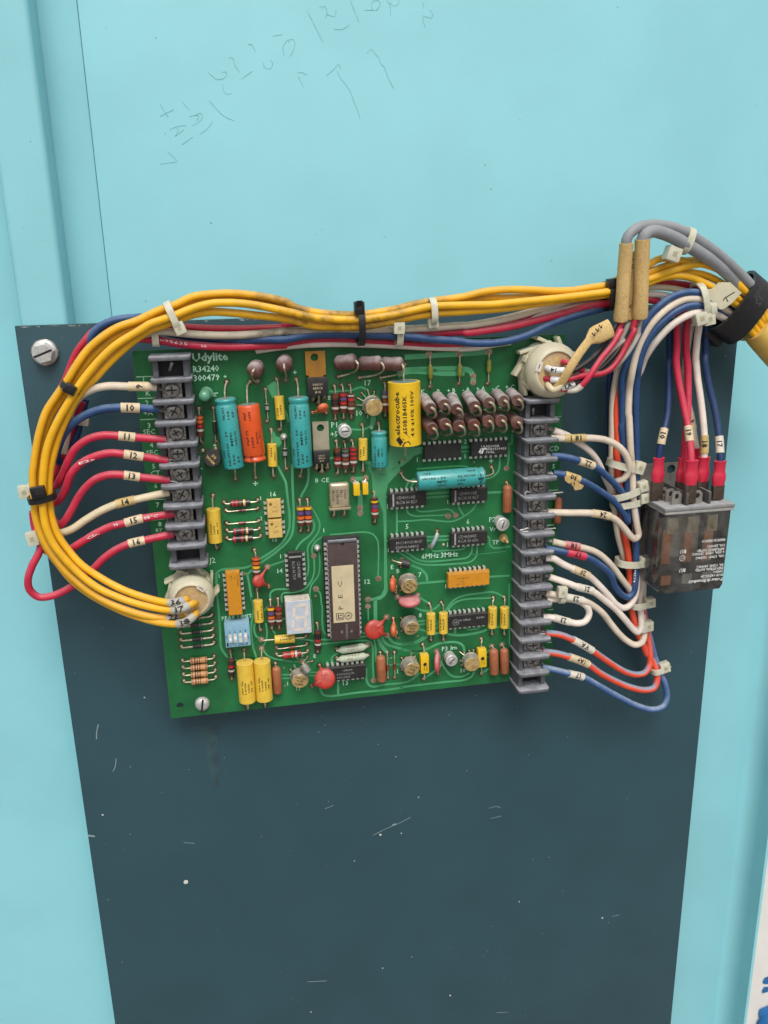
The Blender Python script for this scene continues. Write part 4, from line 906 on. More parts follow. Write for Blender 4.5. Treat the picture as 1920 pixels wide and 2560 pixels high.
# power resistors standing on end, two rows, with their bent leads
rowA = [((630,835),(545,722)),((785,792),(702,700)),((930,842),(872,712)),((1135,812),(1045,692)),((1300,772),(1205,682)),((1470,752),(1385,672)),((1632,740),(1548,665))]
rowB = [((650,1072),(555,972)),((800,1022),(715,942)),((955,1042),(930,945)),((1130,1032),(1052,932)),((1295,987),(1222,920)),((1445,982),(1372,922)),((1627,1000),(1545,932))]
for row, mname, hh in ((rowA, M_WIREW, 17.0), (rowB, M_WIREB, 15.0)):
    for f, b in row:
        a, c = PZ('C',*b,2.5), PZ('C',*f,hh); r = mmz('C',*f,70,hh); L = (c-a).length; ax = (c-a)/L
        o = obj('power_resistor', MB().lathe(a, c, [(0,r*.8),(.3,r),(L*.28,r),(L*.29,r*.95),(L*.34,r*.95),(L*.35,r),(L-.25,r),(L,r*.9)], 24), mname, pcb, 40)
        fx, fy = f; jx, jy = random.uniform(-8,8), random.uniform(-6,6)
        q = [(fx,fy,hh-.5),(fx+14,fy-6,hh+1.4),(fx+42+jx,fy+12,hh+1.2),(fx+62+jx,fy+58+jy,hh-.6),(fx+52+jx,fy+104+jy,hh-4),(fx+8,fy+112+jy,hh*.45),(fx-42,fy+88+jy,0)]
        lead(o, [Vector(v) for v in spline([tuple(PZ('C',*t)) for t in q], .7)], .60, None, 8)
        e = PZ('C',fx-42,fy+88+jy,0); obj('solder_joint', MB().lathe(e, e-YD, [(0.04,1),(.3,.7),(.6,.5)], 10), M_LEAD, pcb)
# maroon dipped resistors above the transistors
def maroon(z, b, f, rz, h0, h1, ld):
    a, c = PZ(z,*b,h0), PZ(z,*f,h1); r = mmz(z,*f,rz,h1); L = (c-a).length
    o = obj('power_resistor', MB().lathe(a, c, [(-r*.55,r*.25),(-r*.45,r*.6),(-r*.2,r*.88),(0,r*.98),(r*.3,r),(L*.5,r*.93),(L-r*.3,r),(L,r*.98),(L+r*.22,r*.86),(L+r*.42,r*.55),(L+r*.48,r*.2)], 24), M_PURP, pcb, 60)
    lead(o, V3(path3(ld, 0, .7)), .5, None, 8); joint(*pts(ld)[-1][:3])
maroon('A',(1575,360),(1552,395),96,3,10,'A 1545 385 14; 1528 410 15; 1522 470 9; 1545 515 3; 1575 525 0')
maroon('B',(425,300),(415,330),96,3,10,'B 412 322 14; 418 370 15; 432 420 9; 440 470 3; 435 505 0')
maroon('B',(1045,312),(1212,292),90,4,8,'B 1240 285 11; 1265 320 12; 1250 390 8; 1180 430 3; 1040 470 0')
maroon('B',(1312,318),(1508,312),86,4,8,'B 1535 305 11; 1562 350 12; 1545 410 8; 1460 450 3; 1285 480 0')
maroon('B',(1565,322),(1752,322),82,4,8,'B 1775 325 11; 1790 360 12; 1770 420 8; 1690 450 3; 1530 480 0')
# olive diodes, glass diodes, black rectifiers
for e, l1, l2 in (('625 318 628 512',('C',612,215),('C',620,588)),('965 305 963 482',('C',960,205),('C',955,550)),('1303 258 1299 432',('C',1300,182),('C',1285,550))):
    diode('C',e,54,l1,l2,M_OLIVE,taper=True,name='olive_choke'); pad('C',l1[1],l1[2],40)
diode('A','1085 975 1096 1130',42,('A',1072,832),('A',1108,1218),M_DIODE,[(.03,.06,M_STEEL)])
diode('B','214 778 222 868',46,('B',200,618),('B',222,985),M_DIODE,[(.04,.1,M_STEEL),(.55,.5,M_INKG)])
diode('B','426 1290 429 1392',50,('B',412,1160),('B',440,1530),M_DIODE,[(.04,.1,M_STEEL),(.6,.45,M_INKG)])
diode('E','1085 538 1172 530',32,('E',945,530),('E',1312,510),M_GLASSR,[(.3,.12,M_DIODE)])
diode('E','1090 682 1178 675',32,('E',952,682),('E',1322,655),M_GLASSR,[(.7,.12,M_DIODE)])
diode('I','105 732 182 722',36,('H',1437,732),('I',308,690),M_GLASSR)
diode('I','1238 925 1240 995',34,('I',1232,790),('I',1243,1080),M_GLASSR,[(.15,.15,M_DIODE)])
diode('I','1320 912 1322 985',34,('I',1318,787),('I',1322,1075),M_GLASSR,[(.15,.15,M_DIODE)])
for i in range(5):
    x, y = 436+9*i, 402+80*i
    diode('H',f'{x} {y} {x+122} {y-14}',46,('H',320+5*i,y-2),('H',690+6*i,y-50),M_DIODE,[(.88,.1,M_INKG)],'rectifier_diode',rl=.45)
# transistors with metal tabs
def to220(z, tab, holec, hr, body, leads, m, lines, label):
    q = [PZ(z,*map(float,p.split()),2.2) for p in tab.split(';')]; b = [PZ(z,*map(float,p.split()),5.2) for p in body.split(';')]
    hc = PZ(z,*holec,2.2); x0 = (q[0].x+q[3].x)/2; x1 = (q[1].x+q[2].x)/2; zt = (q[0].z+q[1].z)/2; zb = (q[2].z+q[3].z)/2
    bx0 = (b[0].x+b[3].x)/2; bx1 = (b[1].x+b[2].x)/2; bt = (b[0].z+b[1].z)/2; bb = (b[2].z+b[3].z)/2; nk = (x1-x0)*.08
    o = obj('power_transistor', MB().box(((bx0+bx1)/2, -2.95, (bt+bb)/2), bx1-bx0, 4.5, bt-bb, ch=.45), M_BLACK, pcb); part(o, label)
    obj('heat_tab', MB().plate_hole([(x0,zt),(x0,zb),(x0+nk*1.6,zb),(x0+nk*1.6,bt-1.5),(x1-nk*1.6,bt-1.5),(x1-nk*1.6,zb),(x1,zb),(x1,zt)], [(hc.x, hc.z, hr)], .9, 2.2), m, o, 30)
    mb = MB()
    for i, s in enumerate(lines): text_flat(mb, s, Vector(((bx0+bx1)/2, -5.26, bt-(bt-bb)*(.42+.2*i))), XD, ZD, (bt-bb)*.11, None, 'c')
    letters(o, mb, M_MARK)
    for x, y in leads:
        e = PZ(z,x,y,0); lead(o, [Vector((e.x,-2.6,bb+.4)), Vector((e.x,-2.6,bb-.6)), Vector((e.x,-1.6,e.z+.5)), e+YD*.1], .45); joint(z,x,y,.9)
to220('B','650 185; 880 165; 905 440; 675 460',(765,245),1.75,'675 490; 920 470; 925 688; 690 702',((748,725),(812,765),(876,705)),M_TABO,('D42C11','GE/RCA','J8 25'),'power transistor with an orange tinted metal tab')
to220('B','740 990; 930 985; 935 1300; 755 1325',(835,1060),1.75,'750 1328; 945 1320; 940 1468; 760 1478',((788,1520),(850,1560),(912,1512)),M_TABS,('D42C5','GE/RCA','J8 43'),'power transistor with a pale silver metal tab')
# integrated circuits
dip('C','565 1272; 975 1245; 985 1393; 562 1422',8,label='black chip with a blank face under the fat yellow capacitor')
o, c, bx = dip('C','1098 1238; 1510 1212; 1518 1362; 1100 1385',8,lines=(('ULN2003A',.27,.40,1.25,9.2,0),('WB9509435',.41,.62,1.15,10.2,0),('PHIL',.41,.85,1.15,4.4,0)),ink=M_INKW,label='black chip with bright white lettering')
mb = MB(); lx = bx[0]+3.4; lz = bx[2]+1.0
for poly in (((0,0),(.9,0),(1.9,2.6),(1.0,2.6)),((1.1,2.0),(4.3,2.0),(4.6,2.7),(1.4,2.7)),((1.3,0),(2.2,0),(3.1,2.1),(2.2,2.1)),((0,0),(1.6,0),(1.7,.5),(.2,.5))): mb.add([Vector((lx+a, -4.46, lz+b)) for a, b in poly], [tuple(range(4))])
letters(o, mb, M_INKW, 'emblem')
stripe = lambda o, bx: obj('white_stripe', MB().box((bx[0]+2.1, -4.43, (bx[2]+bx[3])/2), .85, .08, (bx[3]-bx[2])*.92), M_INKG, o)
for c4, l1, l2, lab in (('150 348; 578 318; 580 472; 152 502','CD4001AE','RCA H 827','black logic chip at the left end of the horizontal teal capacitor'),('865 300; 1283 278; 1285 422; 870 445','CD4001AE','RCA H 827','black logic chip at the right end of the horizontal teal capacitor'),('865 802; 1280 772; 1284 915; 866 936','CD4024AE','RCA H 650','black logic chip with a pale stripe next to the test point')):
    o, c, bx = dip('G',c4,7,lines=((l1,.20,.44,1.55,9.3,0),(l2,.20,.80,1.55,10.3,0)),label=lab); stripe(o, bx)
o, c, bx = dip('G','155 868; 580 835; 585 968; 160 1000',7,lines=(('MC14002UBCP',.18,.50,1.4,13.2,0),('FFAA8802',.29,.88,1.4,9.3,0)),label='black logic chip with a round emblem')
mb = MB(); cc = Vector((bx[0]+(bx[1]-bx[0])*.215, -4.46, bx[2]+(bx[3]-bx[2])*.22)); mb.disc(cc, 1.0, 20, r0=.82); text_flat(mb, 'M', cc+XD*0-ZD*.4, XD, ZD, .8, 1.0, 'c'); letters(o, mb, M_INKG, 'emblem')
q = [PZ('F',375,1025,4.4), PZ('F',527,1015,4.4), PZ('F',545,1440,4.4), PZ('F',388,1450,4.4)]
o, c, bx = dip('F',q,7,True,lines=(('CD4093BE',.62,.24,1.5,8.6,1),('RCA H 719',.24,.24,1.5,9.3,1)),label='black logic chip standing vertically')
obj('white_stripe', MB().box(((bx[0]+bx[1])/2, -4.43, bx[3]-2.2), (bx[1]-bx[0])*.92, .08, .8), M_INKG, o)
q = [PZ('E',945,1250,5.0), PZ('E',1100,1240,5.0), PZ('H',1035,350,5.0), PZ('H',885,362,5.0)]
dip('E',q,8,True,5.0,M_NETO,(('4116R-002',.78,.08,.9,None,1),('-103',.55,.08,.9,None,1),('8710',.3,.08,.9,None,1)),M_INKT,'orange resistor network standing vertically',False,name='resistor_network')
dip('G','830 1275; 1305 1240; 1306 1385; 842 1430',8,False,5.4,M_NETO,(('4116R-001',.2,.42,1.1,None,0),('-102',.25,.64,1.0,None,0),('8710 Z',.2,.86,1.0,None,0)),M_INKT,'orange resistor network lying horizontally',False,name='resistor_network')
o, c, bx = dip('J','555 380; 1005 330; 1010 470; 560 510',8,lines=(('8108864',.28,.5,1.3,6,0),('B640',.72,.42,1.3,4.2,0)),label='black chip between four yellow capacitors')
mb = MB(); cc = Vector((bx[0]+3.9, -4.46, (bx[2]+bx[3])/2-.3)); mb.disc(cc, 1.7, 20, r0=1.5); text_flat(mb, 'AB', cc-ZD*.5, XD, ZD, 1.1, 2.0, 'c'); letters(o, mb, M_INKG, 'emblem')
dip('I','525 985; 985 928; 990 1073; 528 1125',8,lines=(('~S8604',.40,.34,1.1,5.5,0),('DAC0801LCN',.28,.62,1.1,8.8,0),('DAC-08CP',.28,.88,1.1,6.8,0)),label='black chip partly behind a red disc capacitor')
for c4, t, lab in (('1418 420; 1570 412; 1580 610; 1430 620','14','cream six pin chip above its twin'),('1432 650; 1585 642; 1592 845; 1447 853','MI','cream six pin chip below its twin')):
    o, c, bx = dip('E',c4,3,True,4.6,M_OPTO,((t,.45,.45,1.0,None,0),('H74',.35,.72,1.0,None,0)),M_INKT,lab,False,name='opto_isolator')
    obj('index_dot', MB().disc(Vector((bx[0]+1.5, -4.64, bx[3]-2.0)), .75, 14), M_INKT, o, recalc=False)
# forty pin ceramic chip in its socket
hC = 9.0
q = [PZ('F',832,908,hC), PZ('F',1172,893,hC), PZ('I',915,640,hC), PZ('I',590,652,hC)]
x0 = (q[0].x+q[3].x)/2; x1 = (q[1].x+q[2].x)/2; zt = (q[0].z+q[1].z)/2; zb = (q[2].z+q[3].z)/2; xc_, zc_ = (x0+x1)/2, (zt+zb)/2
sk = obj('chip_socket', MB().box((xc_, -2.4, zc_+.4), x1-x0+3.6, 4.6, zt-zb+1.2, ch=.3), M_BLACK, pcb)
for s_ in (-1, 1):
    for i in range(20):
        zz = zc_-19*1.27+i*2.54; 
        if ('sock', s_) not in PINM:
            p = MB().box((0,-4.75,0), 1.5, .25, 1.5); me = bpy.data.meshes.new('contact'); me.from_pydata([v*MM for v in p.v], [], p.f); me.materials.append(M_STEEL); PINM[('sock', s_)] = me
        inst('contact', PINM[('sock', s_)], (xc_+s_*((x1-x0)/2+.75), 0, zz), sk)
big40 = tag(obj('microprocessor_chip', MB().box((xc_, -(hC+5.6)/2, zc_), x1-x0, hC-5.6, zt-zb, ch=.3), M_CERAM), 'long brown ceramic forty pin chip with a cream label, plugged into a socket', 'chip')
for s_ in (-1, 1):
    p = MB().box((0,-6.3,0), .3, 3.4, 1.3); me = bpy.data.meshes.new('pin'); me.from_pydata([v*MM for v in p.v], [], p.f); me.materials.append(M_STEEL)
    for i in range(20): inst('pin', me, (xc_+s_*((x1-x0)/2+.16), 0, zc_-19*1.27+i*2.54), big40)
obj('grey_end', MB().box((xc_, -(hC-.6), zt+.55), x1-x0-.2, 2.2, 1.2, ch=.3), M_GREYP, big40)
obj('index_notch', MB().lathe(Vector((xc_, -hC+.02, zt-.7)), Vector((xc_, -hC-1, zt-.7)), [(0, .9), (.05, .9)], 14), M_DARKP, big40)
l = [PZ('F',868,1183,hC), PZ('F',1122,1156,hC), PZ('I',866,428,hC), PZ('I',618,448,hC)]
lx0 = (l[0].x+l[3].x)/2; lx1 = (l[1].x+l[2].x)/2; lzt = (l[0].z+l[1].z)/2; lzb = (l[2].z+l[3].z)/2
lab = obj('paper_label', MB().box(((lx0+lx1)/2, -hC-.05, (lzt+lzb)/2), lx1-lx0, .12, lzt-lzb), M_LABEL, big40)
mb = MB(); text_flat(mb, 'P . E . C .', Vector((lx0+4.9, -hC-.15, lzb+7.0)), ZD, -XD, 2.2, 17)
for ex, sq in ((lx0+3.2, True), (lx1-3.4, False)):
    ec = Vector((ex, -hC-.15, lzb+3.2))
    if sq:
        for a, b, ww, hh2 in ((0,1.7,3.7,.3),(0,-1.7,3.7,.3),(-1.7,0,.3,3.7),(1.7,0,.3,3.7),(-.7,.1,.5,2.2),(.2,-.8,2.2,.5),(.5,.6,1.2,.5)): mb.box(ec+XD*a+ZD*b, ww, .04, hh2)
    else:
        mb.disc(ec, 2.0, 24, r0=1.75); mb.disc(ec, 1.5, 24, r0=1.35); mb.add([ec+XD*a+ZD*b for a, b in ((-.9,-.5),(.2,-.2),(1,-.6),(.5,.3),(.3,.9),(-.1,.3),(-.8,.2))], [tuple(range(7))])
letters(lab, mb, M_INK)
mb = MB()
for i, s in enumerate(('88', 'UVX00XAI', '81')): text_flat(mb, s, Vector((lx0+4.6+i*2.4, -hC-.06, lzb-6 if i != 1 else lzb-9)), ZD, -XD, 1.2)
letters(big40, mb, M_INKG)
# quartz crystal and two little box capacitors
q = [PZ('F',848,232,5.4), PZ('F',1083,228,5.4), PZ('F',1078,505,5.4), PZ('F',850,505,5.4)]
x0 = (q[0].x+q[3].x)/2; x1 = (q[1].x+q[2].x)/2; zt = q[0].z; zb = (q[2].z+q[3].z)/2
cr = obj('quartz_crystal', MB().box(((x0+x1)/2, -3.1, (zt+zb)/2), x1-x0, 4.4, zt-zb, ch=1.5), M_CRYST, pcb, 60); part(cr, 'metal quartz crystal can')
obj('base_flange', MB().box(((x0+x1)/2, -3.1, zb-.6), x1-x0+.9, 5.0, 1.3, ch=.5), M_CRYST, cr)
mb = MB()
for i, s in enumerate(('6.0000', 'MP-1', 'M-TRON', '88-6-01')): text_flat(mb, s, Vector((x1-2.8-i*1.9, -5.36, zt-3.2)), -ZD, XD, 1.25, None)
letters(cr, mb)
for x, y in ((895,592),(1013,582)): e = PZ('F',x,y,0); lead(cr, [Vector((e.x,-3,zb-1)), Vector((e.x,-2.6,e.z+1)), e], .4); joint('F',x,y)
for c4, pd in (('1118 228; 1195 228; 1200 362; 1130 365',(1120,180)),('1230 218; 1295 215; 1292 350; 1230 352',(1262,166))):
    q = [PZ('F',*map(float,p.split()),5.0) for p in c4.split(';')]; x0 = (q[0].x+q[3].x)/2; x1 = (q[1].x+q[2].x)/2; zt = q[0].z; zb = q[2].z
    o = obj('box_capacitor', MB().box(((x0+x1)/2, -3.2, (zt+zb)/2), x1-x0, 4.2, zt-zb, ch=.25), M_YCAP2, pcb)
    obj('white_end', MB().box(((x0+x1)/2, -3.2, zt+.06), x1-x0-.4, 3.8, .2), M_CREAM, o)
    e = PZ('F',*pd,0); pad('F',*pd,38); lead(o, [Vector(((x0+x1)/2,-3,zt)), Vector((e.x*.5+(x0+x1)/4,-2.6,zt+.8)), e-YD*1, e], .4)
# amplifiers in metal cans
can('B',(1455,825),(1425,790),190,'',((1310,655),(1265,715),(1262,795),(1378,622),(1455,640),(1318,848),(1355,890)),None,label='metal can amplifier with a plain gold top below the number 17')
can('G',(385,1410),(365,1345),182,'CA3130S|RCA|H 840',((285,1295),(330,1285),(390,1282),(440,1285),(280,1345),(282,1455)),None,rot=-.7,label='metal can amplifier by the pink disc')
can('I',(1520,512),(1480,440),172,'H 840|RCA|CA3130S',((1395,390),(1445,382),(1500,375),(1552,378),(1392,460),(1400,540)),None,rot=2.9,label='metal can amplifier near the big red disc')
can('I',(1525,985),(1482,915),176,'H 840|RCA|CA3130S',((1400,850),(1452,848),(1556,835),(1400,930),(1402,990)),(1505,830),rot=2.6,label='metal can amplifier with a tab above it')
can('J',(830,930),(812,870),165,'',((690,782),(740,795),(795,768),(845,762),(702,885),(706,935)),None,label='metal can amplifier with a blank gold top near P3')
can('I',(232,1122),(222,1050),180,'CA3130S|RCA|H 840',((122,985),(118,1045),(130,1110)),(175,955),rot=-.35,label='metal can amplifier touched by a small grey transistor')
# ceramic discs
ceramic('E',(1318,1348),74,(.35,-.85,.25),3.0,((1418,1190),(1435,1408)),M_CDISC,4.5,'10|k',.9,label='small red disc capacitor'); pad('E',1422,1185,36)
ceramic('I',(1085,525),113,(.10,-.95,.20),3.2,((1225,382),(1235,590)),M_CDISC,5.0,'.01M|500',.6,label='large red disc capacitor right of the long brown chip'); pad('I',1228,380,34); pad('I',1235,590,34)
ceramic('I',(518,1090),120,(-.10,-.9,.35),3.4,((455,935),(365,1172)),M_CDISC,6.0,'.02M|+80-20',-.1,label='large red disc capacitor over a black chip')
ceramic('B',(862,828),68,(.25,-.65,-.72),3.0,((742,882),(898,882)),M_ODISC,4.0,label='small orange disc capacitor under the tabbed transistor')
ceramic('G',(195,1390),86,(.93,-.34,.05),3.0,((195,1300),(222,1468)),M_ODISC,5.0,label='thin orange disc capacitor edge on, by the letter B')
ceramic('I',(1310,535),72,(.93,-.34,.05),2.8,((1305,396),(1330,600)),M_ODISC,4.5,label='thin orange disc capacitor edge on, beside the big red disc')
ceramic('G',(385,1578),124,(-.05,-.12,.99),3.8,((252,1532),(480,1510)),M_PDISC,5.5,label='pink disc capacitor lying edge on'); pad('G',250,1532,34); pad('G',480,1512,34)
ceramic('J',(430,905),120,(.94,-.33,.02),2.9,((420,778),(432,1020)),M_PDISC,5.0,label='pink disc capacitor standing edge on near P3'); pad('J',421,776,34)
# salmon tubular capacitors, mint precision resistors
TX = ('AZ02D', '0652D', '100V')
dipped('H','1428 950 1450 1260',104,('H',1420,915),TX); dipped('G','1515 240 1510 560',104,('G',1503,215),TX); dipped('I','1158 822 1170 1125',104,('I',1155,790),TX)
dipped('J','1078 745 1085 1042',102,('J',1056,716),TX); dipped('J','1200 740 1206 1030',98,('J',1178,702),TX); pad('J',1056,716,32); pad('J',1178,702,32)
dipped('K','540 800 522 1060',72,None,('',))
for e, l1, l2, a, b in (('660 768 1008 718',('I',655,745),('I',1010,705),'RN65D','2491'),('660 872 1015 822',('I',655,850),('I',1012,815),'2491','FJ')):
    x1, y1, x2, y2 = map(float, e.split()); r = mmz('I',800,800,88)/2; p, q = PZ('I',x1,y1,r+.5), PZ('I',x2,y2,r+.5); L = (q-p).length; ax = (q-p)/L
    o = obj('precision_resistor', MB().lathe(p, q, [(0,r*.3),(.6,r*.45),(2.4,r),(L-2.4,r),(L-.6,r*.45),(L,r*.3)], 22), M_MINT, pcb, 50); part(o, 'pale mint precision resistor'); axial_leads(o, p, q, l1, l2, .36)
    mb = MB(); text_wrap(mb, a, p, ax, r, L*.32, .25*r, .42*r, L*.38); text_wrap(mb, b, p, ax, r, L*.32, -.5*r, .42*r, L*(.32 if len(b) > 2 else .15)); letters(o, mb, M_INKT)
pad('I',1005,705,36)
# trimmers, board screw, test post
slotted('B',(1120,1100),76,0.05,6.0,'silver trimmer screw marked P1'); slotted('G',(1465,700),76,1.25,6.0,'silver trimmer screw marked P2'); slotted('J',(598,888),68,0.75,6.0,'silver trimmer screw marked P3')
c = PZ('G',1465,850,0); tp = obj('test_post', MB().lathe(c, c-YD, [(0,2.2),(.4,2.2),(.5,1.2),(2,1.2),(2.1,1.7),(2.8,1.7),(3.0,.8),(7,.7),(7.4,.3)], 14), M_GOLD, pcb); part(tp, 'small brass test post by the letters TP')
c = PZ('H',580,1385,1.0)
sc = empty('board_screw', Vector((c.x,0,c.z)), 'domed slotted silver screw holding down the board corner', 'screw')
c = Vector((c.x,0,c.z)); hd = obj('head', MB().lathe(c-YD*.05, c-YD*5, [(0,3.7),(.9,3.7),(1.5,3.5),(2.1,3.0),(2.6,2.0),(2.8,.8),(2.82,.1)], 30), M_STEEL, sc, 60)
u = XD*.16+ZD*.99; obj('slot', MB().box(c-YD*2.5, 6.4, .9, .95, (u.normalized(), YD, YD.cross(u.normalized()))), M_DARKP, sc)
# LED, bridge rectifier, small transistors, sleeve jumper
f, b = PZ('A',962,702,10.5), PZ('A',1000,655,1.0); ax = (f-b).normalized(); L = (f-b).length
led = obj('light_emitting_diode', MB().lathe(b, f, [(0,2.95),(.9,2.95),(1.0,2.5),(L-2,2.5),(L-1.1,2.25),(L-.4,1.5),(L,.4)], 24), M_LEDG, pcb, 60); part(led, 'round green indicator lamp')
f, b = PZ('A',1062,1410,6.5), PZ('A',1064,1398,1.2); r = mmz('A',1062,1410,104,6.5)
br = obj('bridge_rectifier', MB().lathe(b, f, [(0,r*.97),(.3,r),((f-b).length-.4,r),((f-b).length,r*.93)], 32), M_BLACK, pcb); part(br, 'round black bridge rectifier')
mb = MB(); a = (f-b).normalized(); u = (XD*.62-ZD*.78); u = (u-a*u.dot(a)).normalized(); v = a.cross(u)
for i, s in enumerate(('DII', 'W04M')): text_flat(mb, s, f+a*.06+v*(.5-i*2.2), u, v, 1.25, None, 'c', .01)
letters(br, mb, M_OPTO)
for x, y in ((955,1320),(1105,1302)): e = PZ('A',x,y,0); lead(br, [e-YD*1.2, e], .5); joint('A',x,y,.9)
def to92(z, c, ang, sz, h, leads, label, m=None):
    C = PZ(z,*c,h); a = Vector((math.cos(ang),-.35,math.sin(ang))).normalized(); e2 = Vector((0,-1,0)); e2 = (e2-a*e2.dot(a)).normalized(); e1 = a.cross(e2)
    s = mmz(z,*c,sz); prof = [(e1*math.cos(t)+e2*max(math.sin(t),-.35))*s*.5 for t in [2*math.pi*i/18 for i in range(18)]]
    mb = MB().prism([C+p+a*s*.5 for p in prof], a, s); o = obj('small_transistor', mb, m or M_BLACK, pcb, 30); part(o, label)
    for x, y in leads: e = PZ(z,x,y,0); lead(o, [C-a*s*.4, (C-a*s*.75)*.7+e*.3-YD*.8, e-YD*.6, e], .3); joint(z,x,y,.5)
    return o
to92('G',(345,1150),-.25,92,3.5,((190,1108),(285,1190),(262,1160)),'small black three legged transistor between E and B'); pad('G',298,1105,30)
to92('I',(292,968),-1.05,100,7.5,((315,838),(372,885),(250,890)),'small grey three legged transistor leaning on a metal can',M_DULL)
q = [PZ('G',705,775,.2), PZ('G',703,790,3), PZ('G',660,900,3.4), PZ('G',636,950,.2)]
jw = obj('sleeved_jumper', MB().tube([Vector(v) for v in spline([tuple(v) for v in (PZ('G',708,800,2.4), PZ('G',690,850,3.2), PZ('G',655,925,3.0), PZ('G',640,952,1.8))], .8)], [mmz('G',660,880,23)*k for k in (1,)*60][:60], 12), M_SLEEVE, pcb); part(jw, 'jumper wire in a cloudy clear sleeve')
lead(jw, [Vector(v) for v in spline([tuple(v) for v in q], .8)], .35); joint('G',705,772); pad('G',632,945,32)
c = PZ('G',778,932,.2); obj('solder_joint', MB().lathe(c+YD*.2, c-YD, [(0.04,.8),(.3,.65),(.5,.3)], 10), M_LEAD, pcb)
for z, x, y in (('F',704,965),('B',412,1160)): c = PZ(z,x,y,0); obj('solder_joint', MB().lathe(c, c-YD, [(0,1.7),(1.2,1.6),(2.2,1.1),(2.7,.3)], 14), M_STEEL, pcb, 60)
# DIP switch
q = [PZ('H',836,462,6.5), PZ('H',1124,442,6.5), PZ('H',1135,713,6.5), PZ('H',846,730,6.5)]
x0 = (q[0].x+q[3].x)/2; x1 = (q[1].x+q[2].x)/2; zt = (q[0].z+q[1].z)/2; zb = (q[2].z+q[3].z)/2
sw = obj('slide_switch', MB().box(((x0+x1)/2, -3.4, (zt+zb)/2), x1-x0, 6.2, zt-zb, ch=.25), M_SWBL, pcb); part(sw, 'light blue four way slide switch lettered 1 to 4')
mb = MB(); W_ = x1-x0; H_ = zt-zb
for i in range(4):
    xx = x0+W_*(.20+.205*i); on = (0,.04,.2,.1)[i]
    obj('slider_well', MB().box((xx, -6.52, zb+H_*.37), W_*.115, .08, H_*.36), M_CREAM, sw)
    obj('slider', MB().box((xx, -6.85, zb+H_*(.30+on)), W_*.10, .8, H_*.13, ch=.15), M_INKW, sw)
    text_flat(mb, str(i+1), Vector((xx, -6.56, zb+H_*.60)), XD, ZD, H_*.10, None, 'c', .014)
text_flat(mb, 'CTS 206-4', Vector((x0+W_*.14, -6.56, zb+H_*.04)), XD, ZD, H_*.12, W_*.74, 'l', .014); mb.box((x0+W_*.08, -6.56, zb+H_*.12), W_*.07, .04, H_*.15)
text_flat(mb, 'ON', Vector((x0+W_*.09, -6.56, zb+H_*.36)), ZD, -XD, H_*.07); text_flat(mb, 'RVTT', Vector((x0+W_*.96, -6.56, zb+H_*.30)), ZD, -XD, H_*.055); letters(sw, mb)
# seven segment display
q = [PZ('I',50,205,9), PZ('I',345,182,9), PZ('I',370,556,9), PZ('I',92,588,9)]
x0 = (q[0].x+q[3].x)/2; x1 = (q[1].x+q[2].x)/2; zt = (q[0].z+q[1].z)/2; zb = (q[2].z+q[3].z)/2; W_ = x1-x0; H_ = zt-zb
dsp = obj('digit_display', MB().box(((x0+x1)/2, -4.9, (zt+zb)/2), W_, 8.2, H_, ch=.3), M_CREAM, pcb); part(dsp, 'white seven segment digit display, unlit')
obj('face_plate', MB().box(((x0+x1)/2, -9.04, (zt+zb)/2), W_-.3, .12, H_-.3), M_SEG, dsp)
sp = lambda u, v: Vector((x0+W_*u, -9.14, zt-H_*v))
SG = {'a':((.36,.16),(.87,.13)),'b':((.87,.15),(.80,.48)),'c':((.80,.52),(.74,.85)),'d':((.24,.87),(.72,.87)),'e':((.30,.54),(.23,.85)),'f':((.36,.17),(.30,.50)),'g':((.31,.52),(.79,.50))}
for kseg, (a, b) in SG.items():
    A_, B_ = sp(*a), sp(*b); d = (B_-A_).normalized(); e = d.cross(YD); t = .62
    A_ += d*.25; B_ -= d*.25
    obj('segment', MB().prism([A_, A_+d*t+e*t, B_-d*t+e*t, B_, B_-d*t-e*t, A_+d*t-e*t], Vector((0,-1,0)), .06), M_SEGC, dsp)
obj('decimal_point', MB().disc(sp(.88,.86), .8, 14), M_SEGC, dsp, recalc=False)
mb = MB(); text_flat(mb, 'HDSP-5301', Vector((x1-1.2, -7.4, zt+.03)), -XD, YD*-1, .9, 8); text_flat(mb, 'hp 728 A', Vector((x1-1.2, -5.4, zt+.03)), -XD, -YD, .9, 7); letters(dsp, mb)
# thin component wires left across two cells of the right strip
for s in ('K 255 755 12; 225 745 12.5; 205 770 12.5; 225 795 12.5; 258 785 12','K 410 765 10; 480 762 10; 582 753 9','K 240 1105 12; 190 1120 12; 160 1125 12; 180 1140 12; 240 1138 12','K 400 1118 10; 508 1108 9'):
    obj('bare_wire', MB().tube(V3(path3(s, 0, .8)), .34, 6), M_STEEL, pcb)

